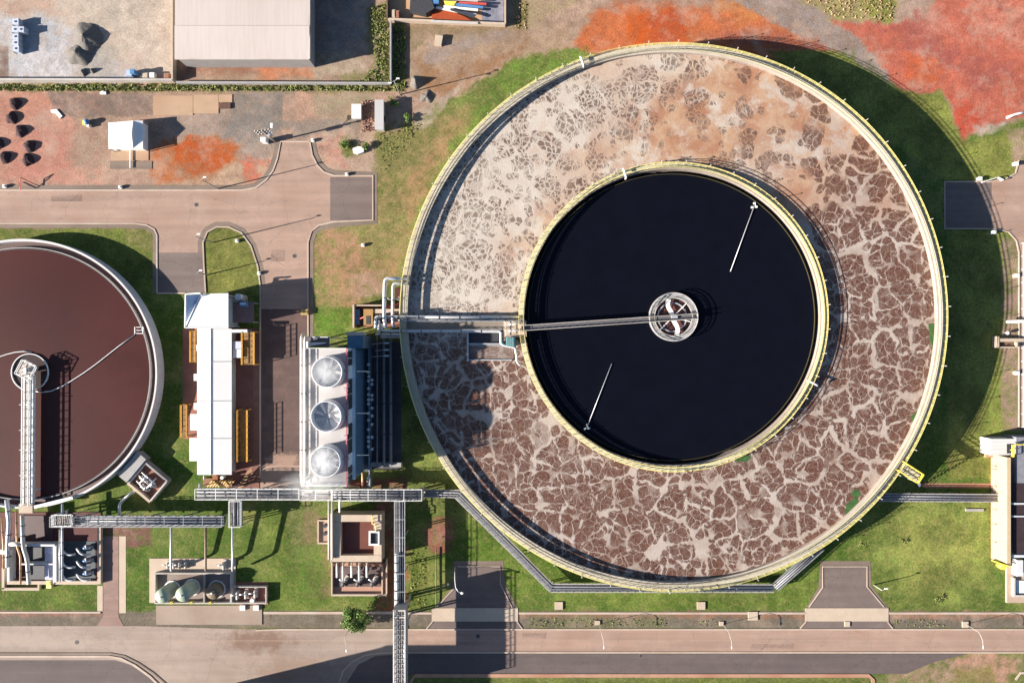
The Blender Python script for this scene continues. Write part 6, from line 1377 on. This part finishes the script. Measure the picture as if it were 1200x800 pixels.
weeds([[(940,0),(1050,0),(1045,24),(975,20)],[(600,5),(618,2),(616,36),(604,34)]], .25, .18, .2, LEAFB, 'dry brown scrub on the banks')
weeds([[(440,160),(500,132),(480,170),(450,200)],[(1018,0),(1046,0),(1046,26),(1024,28)],rect(480,640,498,712)], .22, .17, .2, LEAFD, 'green weeds on the bank and lawn edges')
weeds([rect(620,724,780,734), rect(820,724,840,734), rect(1045,726,1110,734)], .18, .16, .15, LEAFD, 'sparse weeds on the road verge')
dots = MB()
for px, py in ((1103,700),(1098,703),(1058,633),(1062,632),(1010,638),(1104,698)):
    cs = [(U(px,py)[0]+random.gauss(0,.4), U(px,py)[1]+random.gauss(0,.3), random.uniform(.05,.3)) for _ in range(40)]; leaf_mesh(cs, .16, dots)
tag(meshobj('weeds', dots, LEAFD), 'dark weed tufts on the lower right lawn', None, None, 'stuff')

# ---------------------------------------------------------------- steam over two fans
def steam(cx, cy, cz, rx, ry, rz, dens, lab):
    m = bpy.data.materials.new('steam'); m.use_nodes = True; n = m.node_tree.nodes; l = m.node_tree.links; n.remove(n['Principled BSDF'])
    v = n.new('ShaderNodeVolumePrincipled'); v.inputs['Color'].default_value = (.95,.95,.95,1); tc = n.new('ShaderNodeTexCoord')
    ln = n.new('ShaderNodeVectorMath'); ln.operation = 'LENGTH'; l.new(tc.outputs['Object'], ln.inputs[0])
    r_ = n.new('ShaderNodeMapRange'); r_.inputs[1].default_value = .2; r_.inputs[2].default_value = 1; r_.inputs[3].default_value = dens; r_.inputs[4].default_value = 0; l.new(ln.outputs['Value'], r_.inputs[0])
    z = n.new('ShaderNodeTexNoise'); z.inputs['Scale'].default_value = 2; z.inputs['Detail'].default_value = 3; l.new(tc.outputs['Object'], z.inputs['Vector'])
    r2 = n.new('ShaderNodeMapRange'); r2.inputs[1].default_value = .35; r2.inputs[2].default_value = .65; l.new(z.outputs[0], r2.inputs[0])
    mu = n.new('ShaderNodeMath'); mu.operation = 'MULTIPLY'; l.new(r_.outputs[0], mu.inputs[0]); l.new(r2.outputs[0], mu.inputs[1]); l.new(mu.outputs[0], v.inputs['Density'])
    l.new(v.outputs[0], n['Material Output'].inputs['Volume'])
    o = meshobj('steam', MB().blob(0,0,0,1,1,1,16,10), m); o.location = (cx,cy,cz); o.scale = (rx,ry,rz); tag(o, lab, None, None, 'stuff')
(c1x,c1y),(c2x,c2y),(c3x,c3y) = fc
steam(c1x-.8,c1y,18,3.3,3.3,1.6,1.0,'thin steam over the top fan'); steam(c3x-.7,c3y,18,3.5,3.5,1.8,1.5,'steam over the bottom fan')
sx, sy = U(368,568,18); steam(sx, sy, 18, 8.0, 3.6, 2.2, .34, 'steam drifting off the south end of the cooling tower')
